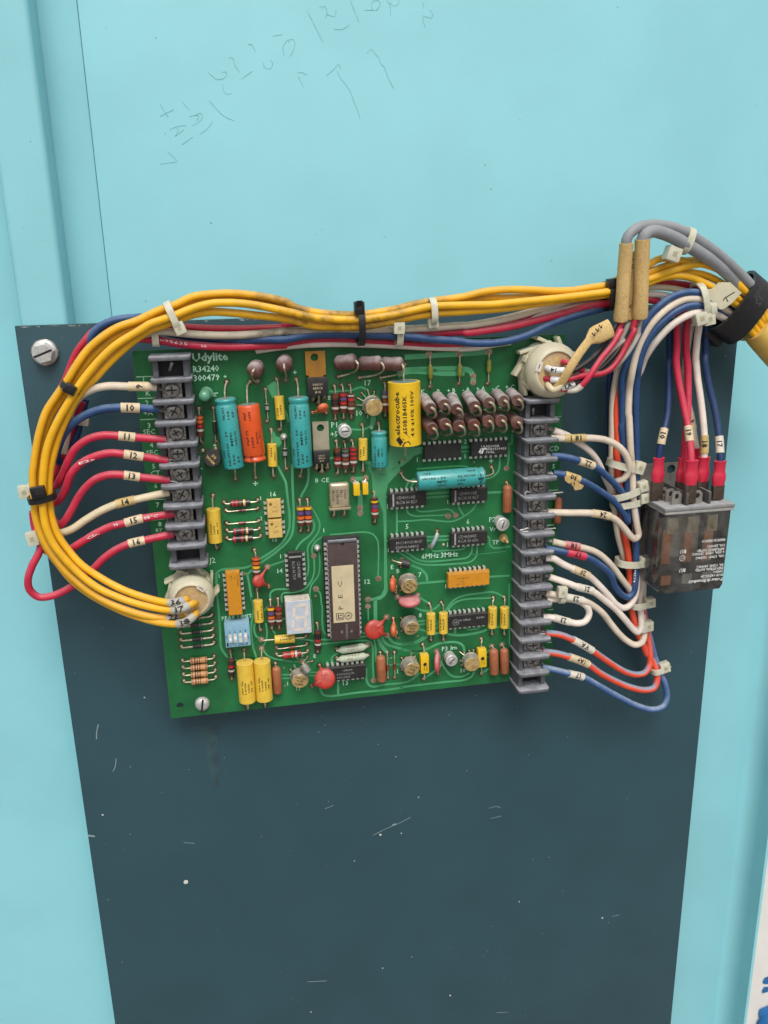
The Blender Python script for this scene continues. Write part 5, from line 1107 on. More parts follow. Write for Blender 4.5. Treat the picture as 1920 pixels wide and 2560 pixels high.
# ------------------------------------------------------------------ wires (each one is a thing; its marker sleeves are its parts)
WIRE_R = 1.68
def wire(name, col, label, s, r=WIRE_R, sleeves=(), group=None, strands=None, cat='wire', seg=10, pre=None):
    p = path3(s, 0, 1.3); v = V3(p)
    o = tag(obj(name, MB().tube(v, r, seg), M_W[col], None, 60), label, cat, group)
    for z, x0, x1, txt, flip, m, *rest in sleeves:
        axis = rest[0] if rest else 'x'; rot = rest[1] if len(rest) > 1 else False
        a0, b0, sc = ZN[z]; idx = []
        for i, q in enumerate(p):
            t = (q[3]-a0)*sc if axis == 'x' else (q[4]-b0)*sc
            if x0 <= t <= x1: idx.append(i)
            elif idx: break
        if len(idx) < 2: print('sleeve missed', label); continue
        sv = v[max(0,idx[0]-1):idx[-1]+2]; rs = r*1.17; L = sum((sv[i+1]-sv[i]).length for i in range(len(sv)-1))
        sl = obj('marker_sleeve', MB().tube(sv, [rs*1.03]+[rs]*(len(sv)-2)+[rs*1.03], 14), m, o, 50)
        if txt:
            mb = MB(); d = (sv[-1]-sv[0]).normalized(); q = list(sv)
            if ((axis == 'x' and d.x < 0) or (axis == 'y' and d.z > 0)) != flip: q = q[::-1]
            text_path(mb, txt, q, rs, rs*1.25, rot=rot)
            letters(sl, mb)
    if strands:
        e = v[0]; d = (v[0]-v[1]).normalized(); mb = MB()
        for k in range(7):
            q = Vector((random.uniform(-1,1), random.uniform(-.6,.6), random.uniform(-1,1)))
            mb.tube([e-d*1+q*.5, e+d*1.2+q*.9, e+d*3.0+q*1.0], .22, 5)
        obj('bare_strands', mb, M_DULL, o)
    return o
MK, MY = M_MARK, M_MARKY
ST = True
# left hand terminals
wire('tan_wire','tanw','stained off white wire with a sideways sleeve on the ten way strip','O 1385 745 11; 1270 735 12; 1110 735 13; 900 732 13; 740 770 12; 620 850 10; 550 960 8; 518 1070 6; 500 1200 4; 472 1390 2',1.75,[('O',1115,1275,'9',False,MK,'x',True)],strands=ST)
wire('blue_wire','blue','blue wire on the ten way strip just under the stained white one','O 1405 962 11; 1220 948 12; 1035 945 13; 880 955 13; 720 1002 12; 580 1085 11; 480 1190 10; 420 1320 9; 400 1420 7; 425 1480 3',1.85,[('O',1040,1215,'10',False,MK)],strands=ST)
wire('red_wire','red','red wire on the ten way strip directly under the blue one','O 1478 1262 11; 1175 1238 12; 1010 1222 13; 850 1218 13; 700 1262 12; 580 1355 11; 520 1460 10; 480 1560 8; 430 1660 6; Q 330 165 4; 285 178 1',1.75,[('O',1020,1172,'11',False,MK)],strands=ST)
wire('red_wire','red','red wire with curling sleeve, second below the blue one on the ten way strip','O 1500 1468 11; 1255 1430 12; 1065 1403 13; 930 1392 13; 780 1425 12; 640 1495 11; 540 1605 10; Q 400 190 8; 345 285 5; 285 322 2',1.75,[('O',1072,1250,'12',False,M_MARK)],strands=ST)
wire('red_wire','red','red wire on the ten way strip directly above the cream one','Q 1225 128 11; 985 105 12; 860 88 13; 750 85 13; 640 117 12; 560 182 11; 500 262 10; 440 372 9; 390 452 8; 345 490 6; 290 430 3',1.75,[('Q',862,982,'13',False,M_MARK)],strands=ST)
wire('cream_wire','cream','cream wire with yellowed sleeve on the ten way strip','Q 1220 225 11; 925 290 12; 800 322 13; 680 372 12; 560 442 11; 440 522 10; 340 548 8; 240 500 4',1.75,[('Q',805,928,'14',False,MY)],strands=ST)
wire('red_wire','red','red wire on the ten way strip directly under the cream one','Q 1260 395 11; 990 437 12; 870 470 13; 750 500 12; 640 552 11; 540 612 10; 430 680 8; 330 715 5; 240 690 4; 180 600 4; 145 480 4; 135 380 5',1.75,[('Q',872,990,'15',False,M_MARK)],strands=ST)
wire('red_wire','red','red wire from the last screw looping far out past the plate edge','Q 1255 557 11; 1025 607 12; 900 637 13; 800 682 12; 700 752 11; 620 835 10; 540 910 8; 440 980 6; 300 1048 5; 180 1060 5; 108 1000 6; 96 920 7; 130 810 7; 190 690 6; 205 560 5; 200 430 4',1.75,[('Q',902,1022,'16',False,M_MARK)],strands=ST)
wire('navy_wire','navy','dark blue wire hidden behind the yellow loop','O 690 860 4; 640 1050 3; 590 1250 2; 480 1440 1',1.6)
wire('deep_red_wire','deep','deep red wire hidden behind the yellow loop','O 660 880 6; 610 980 5; 540 1200 2; 400 1560 2; 360 1640 2; Q 270 200 2; 260 420 2',1.6)
M_GSL = mat('grey_marker', (.42,.40,.35), .6, var=.1, dust=.2)
# four long yellow wires from the left plug over the top to the clamp
YL = 'Q 1365 1090 20; 1352 1082 26; 1290 1100 28; 1220 1106 27; 1050 1070 22; 850 1000 18; 680 910 15; 520 800 14; 420 690 13; 340 575 13; 290 450 13; 268 330 13; 262 230 13; O 335 1560; 370 1400; 425 1215; 480 1085; 560 915; 670 752; 790 640; 920 500; 1080 350; 1220 240; R 564 455; 620 438; 760 388; 900 340; 1050 318; 1200 325; 1400 345; 1650 376 13; S 450 490; 600 500; 830 497 14; 950 485; 1100 455; 1250 422; 1400 398; T 200 442; 400 427; 600 407; 750 382; 1000 345; 1340 305 14; M 300 800 12; 480 738; 600 692; 750 670; 900 690; 1050 750; 1150 810; 1230 870 14; 1400 1000 10; 1560 1150 9'
wire('yellow_wire','yellow','long yellow wire lying innermost in the loop to the smaller plug',YL,1.72,[('Q',1240,1330,'36',False,M_GSL)],'long yellow harness wires')
YC = 'Q 1432 1115 20; 1412 1112 27; 1330 1150 30; 1250 1165 28; 1050 1135 23; 850 1075 19; 650 985 17; 500 870 16; 380 745 16; 295 630 16; 240 500 16; 218 380 16; 212 240 16; O 275 1560; 295 1400; 350 1215; 420 1065; 520 893; 610 747; 720 598; 860 440; 1000 318; 1200 195; R 564 412; 620 393; 760 345; 900 290; 1050 252; 1200 246; 1350 258; 1500 284; 1650 315; S 300 390; 450 425; 600 440; 830 445; 950 430; 1100 405; 1250 370; 1400 340; T 200 392; 400 388; 600 370; 800 350; 1000 330; 1200 305; 1340 284; M 300 760 13; 480 704; 650 642; 800 592; 950 556; 1080 556; 1200 602; 1320 695; 1420 810; 1560 960 11; 1660 1110 10; 1760 1240'
wire('yellow_wire','yellow','long yellow wire riding on top of the innermost one',YC,1.72,[('Q',1255,1365,'37',False,M_GSL)],'long yellow harness wires')
YA = 'Q 1330 1195 20; 1240 1222 24; 1120 1222 24; 1000 1200 22; 800 1132 18; 620 1038 15; 470 922 14; 350 797 13; 250 657 12; 185 522 12; 155 400 12; 145 270 12; O 165 1600; 178 1500; 195 1380; 230 1200; 300 985; 400 830; 500 690; 590 540; 700 385; 830 265; 1000 155; 1200 85; 1400 -10; R 760 262; 900 198; 1050 177; 1200 171; 1350 182; 1500 206; 1650 242; S 300 340; 450 382; 600 400; 830 405; 950 390; 1100 363; 1250 325; 1400 297; T 191 325; 330 290; 500 270; 700 270; 900 279; 1050 275; 1200 252; 1330 230; M 250 655 12; 480 560; 560 513; 650 494; 780 515; 900 535; 1050 562; 1200 622; 1340 730; 1440 850; 1580 1000; 1700 1180'
wire('sooty_yellow_wire','sooty','sooty yellow wire lying outermost in the loop and topmost along the door',YA,1.72,[('Q',1215,1285,'22',False,M_GSL)],'long yellow harness wires')
YB = 'Q 1437 1180 20; 1428 1202 27; 1370 1250 30; 1290 1275 28; 1150 1265 25; 980 1222 20; 800 1152 15; 600 1045 10; 450 930 9; 340 800 9; 240 660 9; 185 500 9; 180 300 9; O 215 1600; 240 1350; 275 1200; 345 1010; 450 850; 550 715; 650 565; 780 410; 1000 235; 1200 140; R 620 350; 760 306; 900 240; 1100 206; 1300 218; 1500 252; 1650 288; S 400 395; 600 420; 830 426; 1100 388; 1400 314; T 191 346; 400 336; 600 332; 800 322; 1000 303; 1330 258; M 300 700 11; 480 634; 650 572; 800 530; 950 518; 1100 542; 1250 616; 1360 710; 1450 820; 1600 980; 1720 1150'
wire('sooty_yellow_wire','sooty','long yellow wire ending lowest in the smaller plug',YB,1.72,[('Q',1300,1405,'38',False,M_GSL)],'long yellow harness wires')
wire('yellow_wire','yellow','short lower yellow wire dipping into the ivory tag at the clamp','T 1000 340 8; 1300 310 8; M 300 795 9; 560 695; 700 655; 850 637; 1000 653; 1130 702; 1230 765; 1290 830 13; 1450 980 9',1.72)
# the mixed bundle under the yellow one
wire('burnt_white_wire','burnt','scorched off white wire running under the yellow bundle','O 600 720 4; 760 520 4; 950 370 4; R 330 570 4; 470 505 6; 540 490 8; 650 473 9; 800 487 9; 1000 502; 1200 505; 1400 495; 1650 472; S 400 531; 600 530; 830 530 9; 1000 525; 1200 518; 1400 508; 1650 490; T 200 555; 400 525; 600 480; 750 437; 900 397; 1050 357 6; 1300 315 5; M 300 850 5')
wire('red_wire','deep','dark red wire peeping out left of the yellow loop and along the top','O 330 960 5; 420 800 6; 490 670 7; 540 540; 600 400; 680 290; 760 200 6; 900 130 4; 1200 110 3; R 560 425 4; 690 430 6; 830 440; 1000 450; 1200 455; 1400 452; 1650 437; S 200 492; 380 482; 600 500 4; 830 520 3; 1200 545 3; T 200 575 4; 600 530; 900 430; 1100 372; 1330 330; M 300 880 3')
wire('blue_wire','blue','blue wire arching out behind the yellow loop and along the board top','O 620 520 4; 680 380 6; 740 245 7; 820 152; 920 99; 1050 67; 1150 60 6; 1300 60 3; R 620 450 2; 800 505 2; 1230 547 5; 1450 537 8; 1650 535 9; S 400 570; 600 560; 830 565; 1000 570; 1200 580; 1400 600; 1650 620; T 200 690 9; 400 695; 550 675; 700 630; 850 560; 1000 500; 1150 455; 1330 410 7; M 200 930 5',1.75)
wire('red_wire','red','red wire with white printed numbers under the bundle by the board corner','R 250 640 2; 430 535 4; 600 542 6; 800 572; 1000 590; 1200 597; 1400 590; 1650 577 5; S 200 635; 400 612 3; 600 602; 850 612 3; 1000 622; 1200 635; 1400 645; 1650 638; T 200 712 2; 400 690',1.8)
wire('red_wire','red','bright red wire rising to the black tie at the brown sleeves','S 900 545 5; 1200 562 5; 1400 560; 1650 540 7; T 200 612 8; 400 590; 600 555; 800 505; 1000 455; 1200 400; 1390 370; M 300 900 5; 480 905 4; 590 925 2',1.8)
wire('white_wire','white','white wire beside the bright red one at the black tie','T 640 545 4; 780 490 5; 950 430; 1100 392; 1250 350; 1400 322; M 300 845 4; 500 850 5; 650 862 4; 720 890 2',1.6)
wire('white_wire','cream','cream wire crossing behind the brown sleeves to the clamp','M 250 800 6; 510 782 6; 650 786; 830 818 6; 1000 880 5; 1200 1000 4',1.6)
wire('deep_red_wire','deep','dark red wire crossing behind the brown sleeves to the clamp','M 250 745 4; 560 738 5; 700 745; 900 772 5; 1050 840 4; 1250 980 4',1.9)
wire('pale_wire','white','pale beige wire hanging lowest over the top edge of the board','S 0 690 1; 150 667 3; 400 642 3; 600 636; 900 642; 1200 655; 1400 665; 1650 672; T 150 738 3; 300 728; 420 705; 560 685 2',1.6)
# right hand terminals
wire('white_wire','tanw','white wire curling back on itself with a yellowed sleeve beside the harness','K 462 218 11; 600 222 12; 800 216 13; 900 220 12; 1010 238 11; 1120 292 10; 1200 380 9; 1235 480 8; 1222 560 6; 1180 618 5; 1110 645 3; 1070 700 -1; 1085 850 -3',1.7,[('K',602,780,'18 1',True,MY)],strands=ST)
wire('white_wire','white','white wire sharing a screw with the curling one, passing behind it','K 488 140 10; 620 188 10; 720 258 9; 830 332 8; 910 422 6; 960 520 4; 1000 620 3; 1045 720 1; 1075 830 -2',1.6,strands=ST)
wire('blue_wire','blue','blue wire with a cream sleeve, first below the curling white wire','K 465 393 11; 600 405 12; 740 442 12; 880 492 11; 980 562 9; 1080 655 7; 1160 752 5; 1212 855 3; 1238 920 1; 1250 1050 -2',1.75,[('K',748,878,'22',True,MK)],strands=ST)
wire('blue_wire','blue','blue wire with a yellowed sleeve that bends up into the clamp','K 485 565 11; 600 582 12; 740 627 12; 870 692 10; 980 762 8; 1080 835 6; 1140 905 5; 1190 985 4; 1220 1050 3; 1222 960 2; 1215 800 2; 1208 600 2; 1188 400 2; 1160 100 3; D 1452 1100 3; 1450 800 4; 1455 560 6; M 260 1550 8; 320 1400 10; 390 1230 12; 470 1090 13; 580 970 14; 700 882 14; 830 838; 970 837 14; 1150 880 11; 1330 1000 8',1.75,[('K',602,735,'30',True,MY)],strands=ST)
wire('white_wire','tanw','white wire running straight out, then turning sharply up beside the relay','K 428 950 11; 650 956 12; 870 960 12; 1020 985 11; 1100 1022 9; 1190 1112 7; 1250 1185 6; 1295 1215 5; 1328 1178 4; 1312 1080 4; 1280 850 4; 1268 600 4; 1248 300 5; 1232 0 5; D 1525 1000 5; 1535 700 6; M 310 1659 9; 330 1550 10; 370 1400 11; 420 1285 12; 500 1155 13; 600 1045 14; 720 955 14; 850 900; 970 898 14; 1150 950 11; 1320 1060 8',1.75,[('K',872,1025,'24',True,MK)],strands=ST)
wire('white_wire','tanw','white wire with a pink sleeve directly above the blue one','K 480 1240 11; 600 1268 12; 740 1292 12; 900 1340 10; 1000 1412 8; 1090 1512 6; 1170 1620 4; L 1175 262 2; 1200 300 0; 1205 180 -2; 1150 20 -3; K 1130 1200 -3; 1090 900 -3; 1068 640 -2; 1065 400 -1; 1068 100 0; D 1350 800 0; 1405 470 1; M 200 1500 2; 300 1380 3; 400 1240 3',1.7,[('K',605,735,'18',True,M_PDISC)],strands=ST)
wire('blue_wire','blue','blue wire with a bright pink sleeve looping up beside the relay','K 405 1307 11; 620 1345 12; 800 1390 12; 920 1452 10; 1050 1562 8; L 1040 240 6; 1105 322 4; 1170 350 3; 1218 310 3; 1238 220 3; 1245 80 2; K 1300 1500 2; 1308 1300 2; 1312 900 1; 1310 400 2; 1302 50 3; D 1610 900 4; 1630 553 7; M 380 1580 9; 410 1450 10; 460 1330 11; 530 1215 12; 630 1113 13; 750 1022 14; 870 968 14; 970 962 14; 1150 1020 10; 1300 1120 7',1.75,[('K',635,795,'17',True,M_W['red'])])
wire('white_wire','white','white wire directly under the pink sleeved blue one, looping up to the clamp','K 415 1402 11; 490 1408 12; 570 1455 12; 680 1508 12; 830 1575 10; L 850 192 8; 930 272 7; 1000 352 6; 1060 420 5; 1130 452 4; 1192 420 3; 1232 350 2; 1252 250 0; 1258 100 -2; K 1305 1300 -3; 1290 1000 -3; 1262 600 -3; 1240 200 -3; D 1530 1000 -2; 1560 700 -1; M 400 1600 2; 440 1490 5; 500 1390 8; 590 1275 11; 700 1165 13; 820 1083 14; 950 1033 14; 1050 1032 13; 1180 1065 10; 1300 1150 7',1.75,[('K',685,815,'20',True,MK)],strands=ST)
wire('white_wire','white','white wire passing just above the small tie that joins two others','L 425 160 11; 550 200 12; 690 252 12; 830 292 10; 950 380 7; 1050 462 5; 1140 560 4; 1210 642 3; 1262 682 3; 1293 640 2; 1292 540 0; 1282 400 -3; 1296 200 -4; K 1352 1600 -4; 1345 1400 -5; 1330 1250 -6; 1310 1000 -7; 1300 700 -7',1.75,[('L',695,828,'21',True,M_CREAM)],strands=ST)
wire('white_wire','tanw','stained white wire tied to a short jumper, making the lowest white loop','L 395 312 11; 500 332 12; 600 352 12; 740 382 11; 830 422 9; 930 502 7; 1000 592 5; 1080 690 4; 1160 762 3; 1240 800 3; 1302 772 2; 1322 700 0; 1314 600 -3; 1308 400 -6; 1312 200 -7; 1308 50 -7',1.75,[('L',600,728,'23',True,M_CREAM)],strands=ST)
wire('white_wire','white','short white jumper wire looping between two neighbouring screws','L 368 535 11; 470 545 12; 590 578 12; 690 597 12; 762 580 11; 800 520 10; 792 455 10; 730 400 10; 620 370 10; 500 368 10.5; 405 372 10',1.75,[('L',480,592,'23',True,M_CREAM)])
wire('orange_wire','orangeblue','upper orange wire dusted with blue paint on the right strip','L 392 688 11; 520 702 12; 650 752 12; 830 852 9; 930 922 7; 1050 1002 5; 1150 1057 4; 1250 1080 3; 1330 1060 2; 1372 990 1; 1378 880 0; 1360 750 -2; 1335 600 -4; 1300 450 -5; 1230 200 -6; 1190 50 -6',1.75,[('L',660,828,'V A',True,M_CREAM)],strands=ST)
wire('orange_wire','orangeblue','lower orange wire sleeved 1A+ dusted with blue paint','L 362 862 11; 500 882 12; 610 912 12; 790 982 9; 900 1062 7; 1050 1142 5; 1200 1202 4; 1330 1226 3; 1418 1200 2; 1445 1120 1; 1430 1020 0; 1400 950 -1; 1345 880 -1; 1310 800 -1; 1255 680 -1; 1205 480 -1; 1182 300 0; K 1242 1600 0; 1222 1350 0; 1182 1100 0; 1152 800 0; 1132 600 1; 1108 300 1; D 1395 1300 1; 1380 1050 1; 1388 850 1; 1412 640 0; M 230 1550 -1',1.8,[('L',612,785,'1A+',True,M_MARK)],strands=ST)
wire('blue_wire','blueover','dusty blue wire making the lowest loop of the sixteen way strip','L 355 1010 11; 500 1042 12; 610 1070 12; 740 1102 10; 900 1190 7; 1100 1300 5; 1250 1372 4; 1400 1410 3; 1500 1380 2; 1535 1300 1; 1520 1180 0; 1472 1072 -1; 1422 920 -3; 1392 800 -4; 1342 600 -7; 1312 400 -8; 1330 100 -8',1.75,[('L',618,738,'17',True,M_CREAM)],strands=ST)
wire('navy_wire','navy','dark blue wire at the left of the hanging right harness','M 280 1400 -2; D 1335 480 -4; 1308 900 -5; 1312 1200 -5; K 1045 300 -5; 1060 700 -6; 1110 1000 -7',1.6)
fw = [o for o in bpy.data.objects if o.get('label','') == 'blue wire with a yellowed sleeve that bends up into the clamp'][0]
fq = [PZ('K',x,y,h) for x, y, h in ((600,600,14.2),(732,585,14.2),(722,650,14),(792,688,12),(762,724,12),(702,735,13),(682,692,14),(606,642,14))]
fo = obj('loose_flag', MB().prism(fq, Vector((0,-1,0)), .5), M_SHRINK, fw, 30); mb = MB(); text_flat(mb, '19', PZ('K',700,650,14.6), -XD, -ZD, 1.7, 3.0, 'l', .014); letters(fo, mb)
def wire_print(label, items):
    o = [q for q in bpy.data.objects if q.get('label','') == label][0]; mb = MB()
    for txt, z, a, b, h, r, cap in items:
        p, q = PZ(z, *a, h), PZ(z, *b, h); d = (q-p); text_wrap(mb, txt, p, d.normalized(), r, 0, -cap/2, cap, d.length, .07, bold=.01)
    letters(o, mb, M_INKW, 'printed_text')
wire_print('red wire with white printed numbers under the bundle by the board corner', [('E25635','R',(640,545),(860,575),6,1.8,1.3),('LL','R',(970,588),(1015,592),6,1.8,.9)])
wire_print('blue wire with a bright pink sleeve looping up beside the relay', [('44574','L',(1240,75),(1228,200),2.6,1.75,1.1),('CABLE','K',(1312,1180),(1305,1345),1.6,1.75,1.1)])
wire_print('red wire on the ten way strip directly under the cream one', [('105\u00b0C','Q',(1005,437),(1135,410),11.8,1.75,1.2),('TEW','Q',(780,490),(870,470),12.6,1.75,1.0),('CSA','Q',(575,592),(670,545),11,1.75,1.1),('AWG 12','Q',(385,700),(480,655),8,1.75,1.0)])
wire_print('red wire with curling sleeve, second below the blue one on the ten way strip', [('E25635','O',(630,1495),(960,1388),11.6,1.75,1.0)])
# relay wires
wire('navy_wire','navy','dark blue relay wire standing apart next to the harness','N 308 905 9; 312 860 9; 340 700 8; 385 500 4; 400 250 0; 402 50 -2; M 690 1500 -3; 692 1250 -2; 720 1080 0',1.75,[('N',625,735,'10',False,MK,'y')])
wire('red_wire','red','red relay wire passing behind the other red one','N 528 905 9; 535 850 9; 545 720 9; 570 450 6; 572 200 3; 568 50 2; M 855 1450 2; 850 1250 3; 860 1080 4; 800 950 4',1.75)
wire('red_wire','red','red relay wire crossing in front, with a cream sleeve','N 600 915 19; 598 850 18; 585 700 15; 570 590 12; 520 350 7; 482 150 4; 466 0 3; M 760 1400 3; 762 1200 4; 775 1080 5; 740 950 4',1.75,[('N',590,710,'19',False,MK,'y')])
wire('white_wire','white','white relay wire with a yellowed sleeve beside the red pair','N 712 880 10; 718 800 10; 718 690 9; 690 400 5; 655 150 2; 640 0 1; M 945 1500 1; 960 1300 3; 980 1130 5; 960 1000 5',1.75,[('N',690,805,'18',False,MY,'y')])
wire('blue_wire','navy','blue relay wire nearest the outer edge of the plate','N 862 925 16; 858 850 15; 850 700 12; 812 450 7; 752 200 3; 722 0 1; M 1042 1450 0; 1045 1250 1; 1055 1120 2; 1000 1000 2',1.75,[('N',700,812,'17',False,M_CREAM,'y')])
wire('white_wire','tanw','stained white wire running behind the red relay wires','N 655 850 2; 640 750 2; 610 560 0; 560 300 -2; 535 100 -2; M 830 1600 -2; 870 1350 -1; 910 1150 0',1.5,[('N',490,590,'9',False,MK,'y')])
# wires into the right ivory plug
wire('black_wire','black','black wire from the brown sleeves to the right plug','M 185 1105 18; 90 1280 19; D 1330 50 20; 1240 185; 1120 335 23; 1000 430 25; 900 488 26; 790 490 25; 640 480 22; 590 462 19',1.3,[('D',610,770,'14',True,M_INKW)])
wire('red_wire','red','red wire from the brown sleeves to the right plug, outer one','M 225 1105 18; 150 1290 19; D 1440 25 21; 1330 205 23; 1200 365 24; 1120 485 25; 1050 592 25; 985 662 24; 930 705 23; 850 715 22; 720 690 21',1.35,[('D',840,975,'',True,M_CREAM)])
wire('red_wire','deep','red wire from the brown sleeves to the right plug, inner one','M 365 1075 19; 325 1200 19; D 1595 20 20; 1510 185; 1430 335 21; 1320 472 22; 1200 530 23; 1000 548 24; 870 582 25; 760 600 24; 640 590 21; 560 580 18',1.35,[('D',655,740,'',True,M_INKW)])
wire('black_wire','black','lower black wire into the right plug with a white marker','M 250 1300 15; D 1480 150 16; 1350 325 18; 1200 472 19; 1050 565 21; 930 625 23; 840 665 23; 760 690 22',1.3,[('D',785,895,'LA',False,M_INKW)])
wire('grey_wire','lgrey','pale grey wire from the brown sleeves, left one','M 300 1110 15; 200 1330 16; D 1480 135 17; 1330 262 18; 1200 405 19; 1080 520 20; 900 520 22',1.2)
wire('grey_wire','lgrey','pale grey wire from the brown sleeves, right one','M 405 1075 17; 375 1230 17; D 1640 65 17; 1560 220 18; 1420 400 18; 1250 510 19; 1050 500 21; 880 450 22',1.25)
wire('red_wire','red','short red wire end in the right plug face','D 772 390 19; 830 402 23; 900 440 24; 1000 490 22',1.35)
# grey cables in brown heat shrink
gc = wire('grey_cable','grey','thick grey cable arching highest, ending in brown heat shrink','M 255 420 22; 258 340 23; 280 275 23; 370 195 22; 480 168 21; 620 172 20; 760 205 19; 880 262 18; 1000 335 17; 1130 425 16; 1250 525 15; 1370 635 14; 1470 740 13; 1600 900 11; 1720 1060 10',2.35,cat='cable',seg=14)
def shrink(parent, s, r, txt=None):
    v = V3(path3(s, 0, 2)); n = len(v)
    sl = obj('heat_shrink', MB().tube(v, [r*(1.0 if i < n*.72 else 1+.07*math.sin(i)) * (1.08 if i > n-3 else 1) for i in range(n)], 18), M_SHRINK, parent, 60)
    if txt:
        mb = MB(); d = (v[-1]-v[0]).normalized(); text_wrap(mb, txt, v[0], d, r, 3, -.4*r, r*.8, (v[-1]-v[0]).length*.86, .08); letters(sl, mb, M_INKT)
    return sl
shrink(gc,'M 262 345 23; 240 600 21; 222 880 20; 202 1112 18',3.1)
gc2 = wire('grey_cable','grey','thick grey cable below the first arch, ending in brown heat shrink','M 420 380 22; 425 310 23; 455 252 23; 530 228 22; 620 248 21; 750 303 20; 870 372 19; 1000 452 17; 1130 540 15; 1260 650 13; 1400 800 11; 1560 980 10; 1680 1130 9',2.9,cat='cable',seg=14)
shrink(gc2,'M 420 305 23; 410 600 21; 402 880 20; 388 1080 18',3.4)
shrink(gc2,'M 330 430 17; 312 800 16; 300 1095 15',2.2,'UL        PVC')
# brown flag label on the right plug
v = V3(path3('D 690 705 23; 755 630 25; 830 500 27; 900 385 27; 980 265 26; 1065 155 25; 1125 95 24; 1200 60 24; 1320 0 23',0,2)); n = len(v); mw = mmz('D',900,400,1)
mb = MB().tube(v, [max(1.0, (46 if i < n*.62 else 46+52*min(1, (i-n*.62)/(n*.12)))*mw) for i in range(n)], 14, .38)
fl = tag(obj('brown_flag_marker', mb, M_SHRINK, None, 60), 'flattened brown heat shrink flag across the right ivory plug', 'cable marker')
mb = MB()
for x, y in ((1120,75),(1160,25),(1200,-15)): c = PZ('D',x,y,26.6); mb.box(c, 2.0, .1, .5, (Vector((.7,0,-.7)).normalized(), YD, Vector((.7,0,.7)).normalized())); mb.box(c+XD*.8, .4, .1, 1.6)
letters(fl, mb, M_INK)

# ------------------------------------------------------------------ cable ties and bands
def loop(c, axis, ra, rb, w_, th, n=40, flatk=2.6):
    """closed strap of rectangular section round a bundle; c mm, axis unit"""
    e1 = axis.cross(YD).normalized(); e2 = axis.cross(e1).normalized()
    if e2.y > 0: e2 = -e2
    mb = MB(); k = 0
    for i in range(n):
        t = 2*math.pi*i/n; ct, st = math.cos(t), math.sin(t)
        x = math.copysign(abs(ct)**(2/flatk), ct); y = math.copysign(abs(st)**(2/flatk), st)
        for rr_, ww in ((0, -1), (0, 1), (th, 1), (th, -1)): mb.v.append(c+e1*x*(ra+rr_)+e2*y*(rb+rr_)+axis*ww*w_/2)
    for i in range(n):
        j = (i+1) % n
        for q in range(4): mb.f.append((i*4+q, i*4+(q+1) % 4, j*4+(q+1) % 4, j*4+q))
    return mb, e1, e2
def tie(z, a, b, h, m, head, label, rb=3.4, w_=3.0, hs=(5.2,4.2,4.6), tail=None, group=None):
    """strap seen from a to b (zone px) across a bundle; head = (x, y, height)"""
    A_, B_ = PZ(z,*a,h), PZ(z,*b,h); c = (A_+B_)/2; e = (B_-A_); ra = e.length/2-.5; e.normalize(); axis = e.cross(YD).normalized()
    mb, e1, e2 = loop(c, axis, ra, rb, w_, .9); root = tag(obj('cable_tie', mb, m, None, 40), label, 'cable tie', group)
    hc = PZ(z,*head); hx = PZ(z,*head); d = (hc-c); d.y *= .3
    obj('head', MB().box(hc, hs[0], hs[1], hs[2], (e, YD, axis), .5), m, root)
    obj('head_slot', MB().box(hc-YD*(hs[1]/2+.03), hs[0]*.34, .12, hs[2]*.34, (e, YD, axis)), M_TIED if m is M_TIEW else M_DARKP, root)
    if tail: t0, t1 = PZ(z,*tail[0]), PZ(z,*tail[1]); dd = (t1-t0); obj('cut_tail', MB().box((t0+t1)/2, dd.length, 1.1, w_, (dd.normalized(), YD, dd.normalized().cross(YD)), .1), m, root)
    return root
tie('R',(692,240),(802,470),13,M_TIEW,(795,448,16),'white cable tie slanting over the yellow bundle',5,2.9)
tie('R',(602,470),(608,590),7,M_TIEW,(604,470,2),'small white cable tie on the red wire above the board corner',2.6,2.9)
tie('S',(824,325),(834,645),12,M_TIEB,(822,350,17),'black cable tie standing upright round both bundles',6.5,2.9,(5.5,4.5,4.4),((822,372,18),(824,292,20)))
tie('S',(1398,275),(1412,470),13,M_TIEW,(1410,462,12),'white cable tie on the yellow bundle over the bare plate edge',4.5,2.9)
tie('S',(1138,470),(1136,650),8,M_TIEW,(1140,510,14),'white cable tie with its square head facing out above the blue wire',4,2.9,(5.2,3.5,5.0))
tie('T',(1338,205),(1350,430),12,M_TIEB,(1375,215,16),'black cable tie just left of the brown heat shrink',5,3.0,(4.2,4,5))
tie('O',(455,695),(640,790),12,M_TIEB,(535,760,17.5),'black cable tie high on the left yellow loop',5,2.6,(5,3.5,4.2))
tie('Q',(105,285),(312,245),12.5,M_TIEB,(178,222,18.5),'black cable tie low on the left yellow loop',5.5,2.8,(6,3.5,5))
tie('Q',(60,215),(160,205),6,M_TIEW,(72,220,8),'white cable tie head poking out left above the low black tie',3,3.0,(5.2,4,6))
tie('Q',(125,590),(210,570),5,M_TIEW,(135,592,7),'white cable tie holding the outer red loop',3,3.0,(5,4,6.4))
tie('O',(600,1050),(690,1060),4,M_TIEW,(662,1066,4),'white cable tie mostly hidden behind the blue wire of the ten way strip',2.5,3)
tie('K',(1032,455),(1290,515),2,M_TIEW,(1330,507,4),'white cable tie behind the curled white wire',5,3.6,(5.0,4.6,6.4))
tie('K',(1050,805),(1335,705),2,M_TIEW,(1368,690,5),'white cable tie slanting up beside the relay top',5,3.4,(5.0,4.6,5.4))
tie('K',(1062,880),(1350,830),1,M_TIEW,(1382,808,5),'white cable tie right under the slanting one',4.5,3.4,(4.6,4.4,5.2))
tie('K',(1112,1440),(1345,1442),0,M_TIEW,(1375,1440,3),'white cable tie halfway down the right harness beside the relay',5,3.6,(4.8,4.4,5.6))
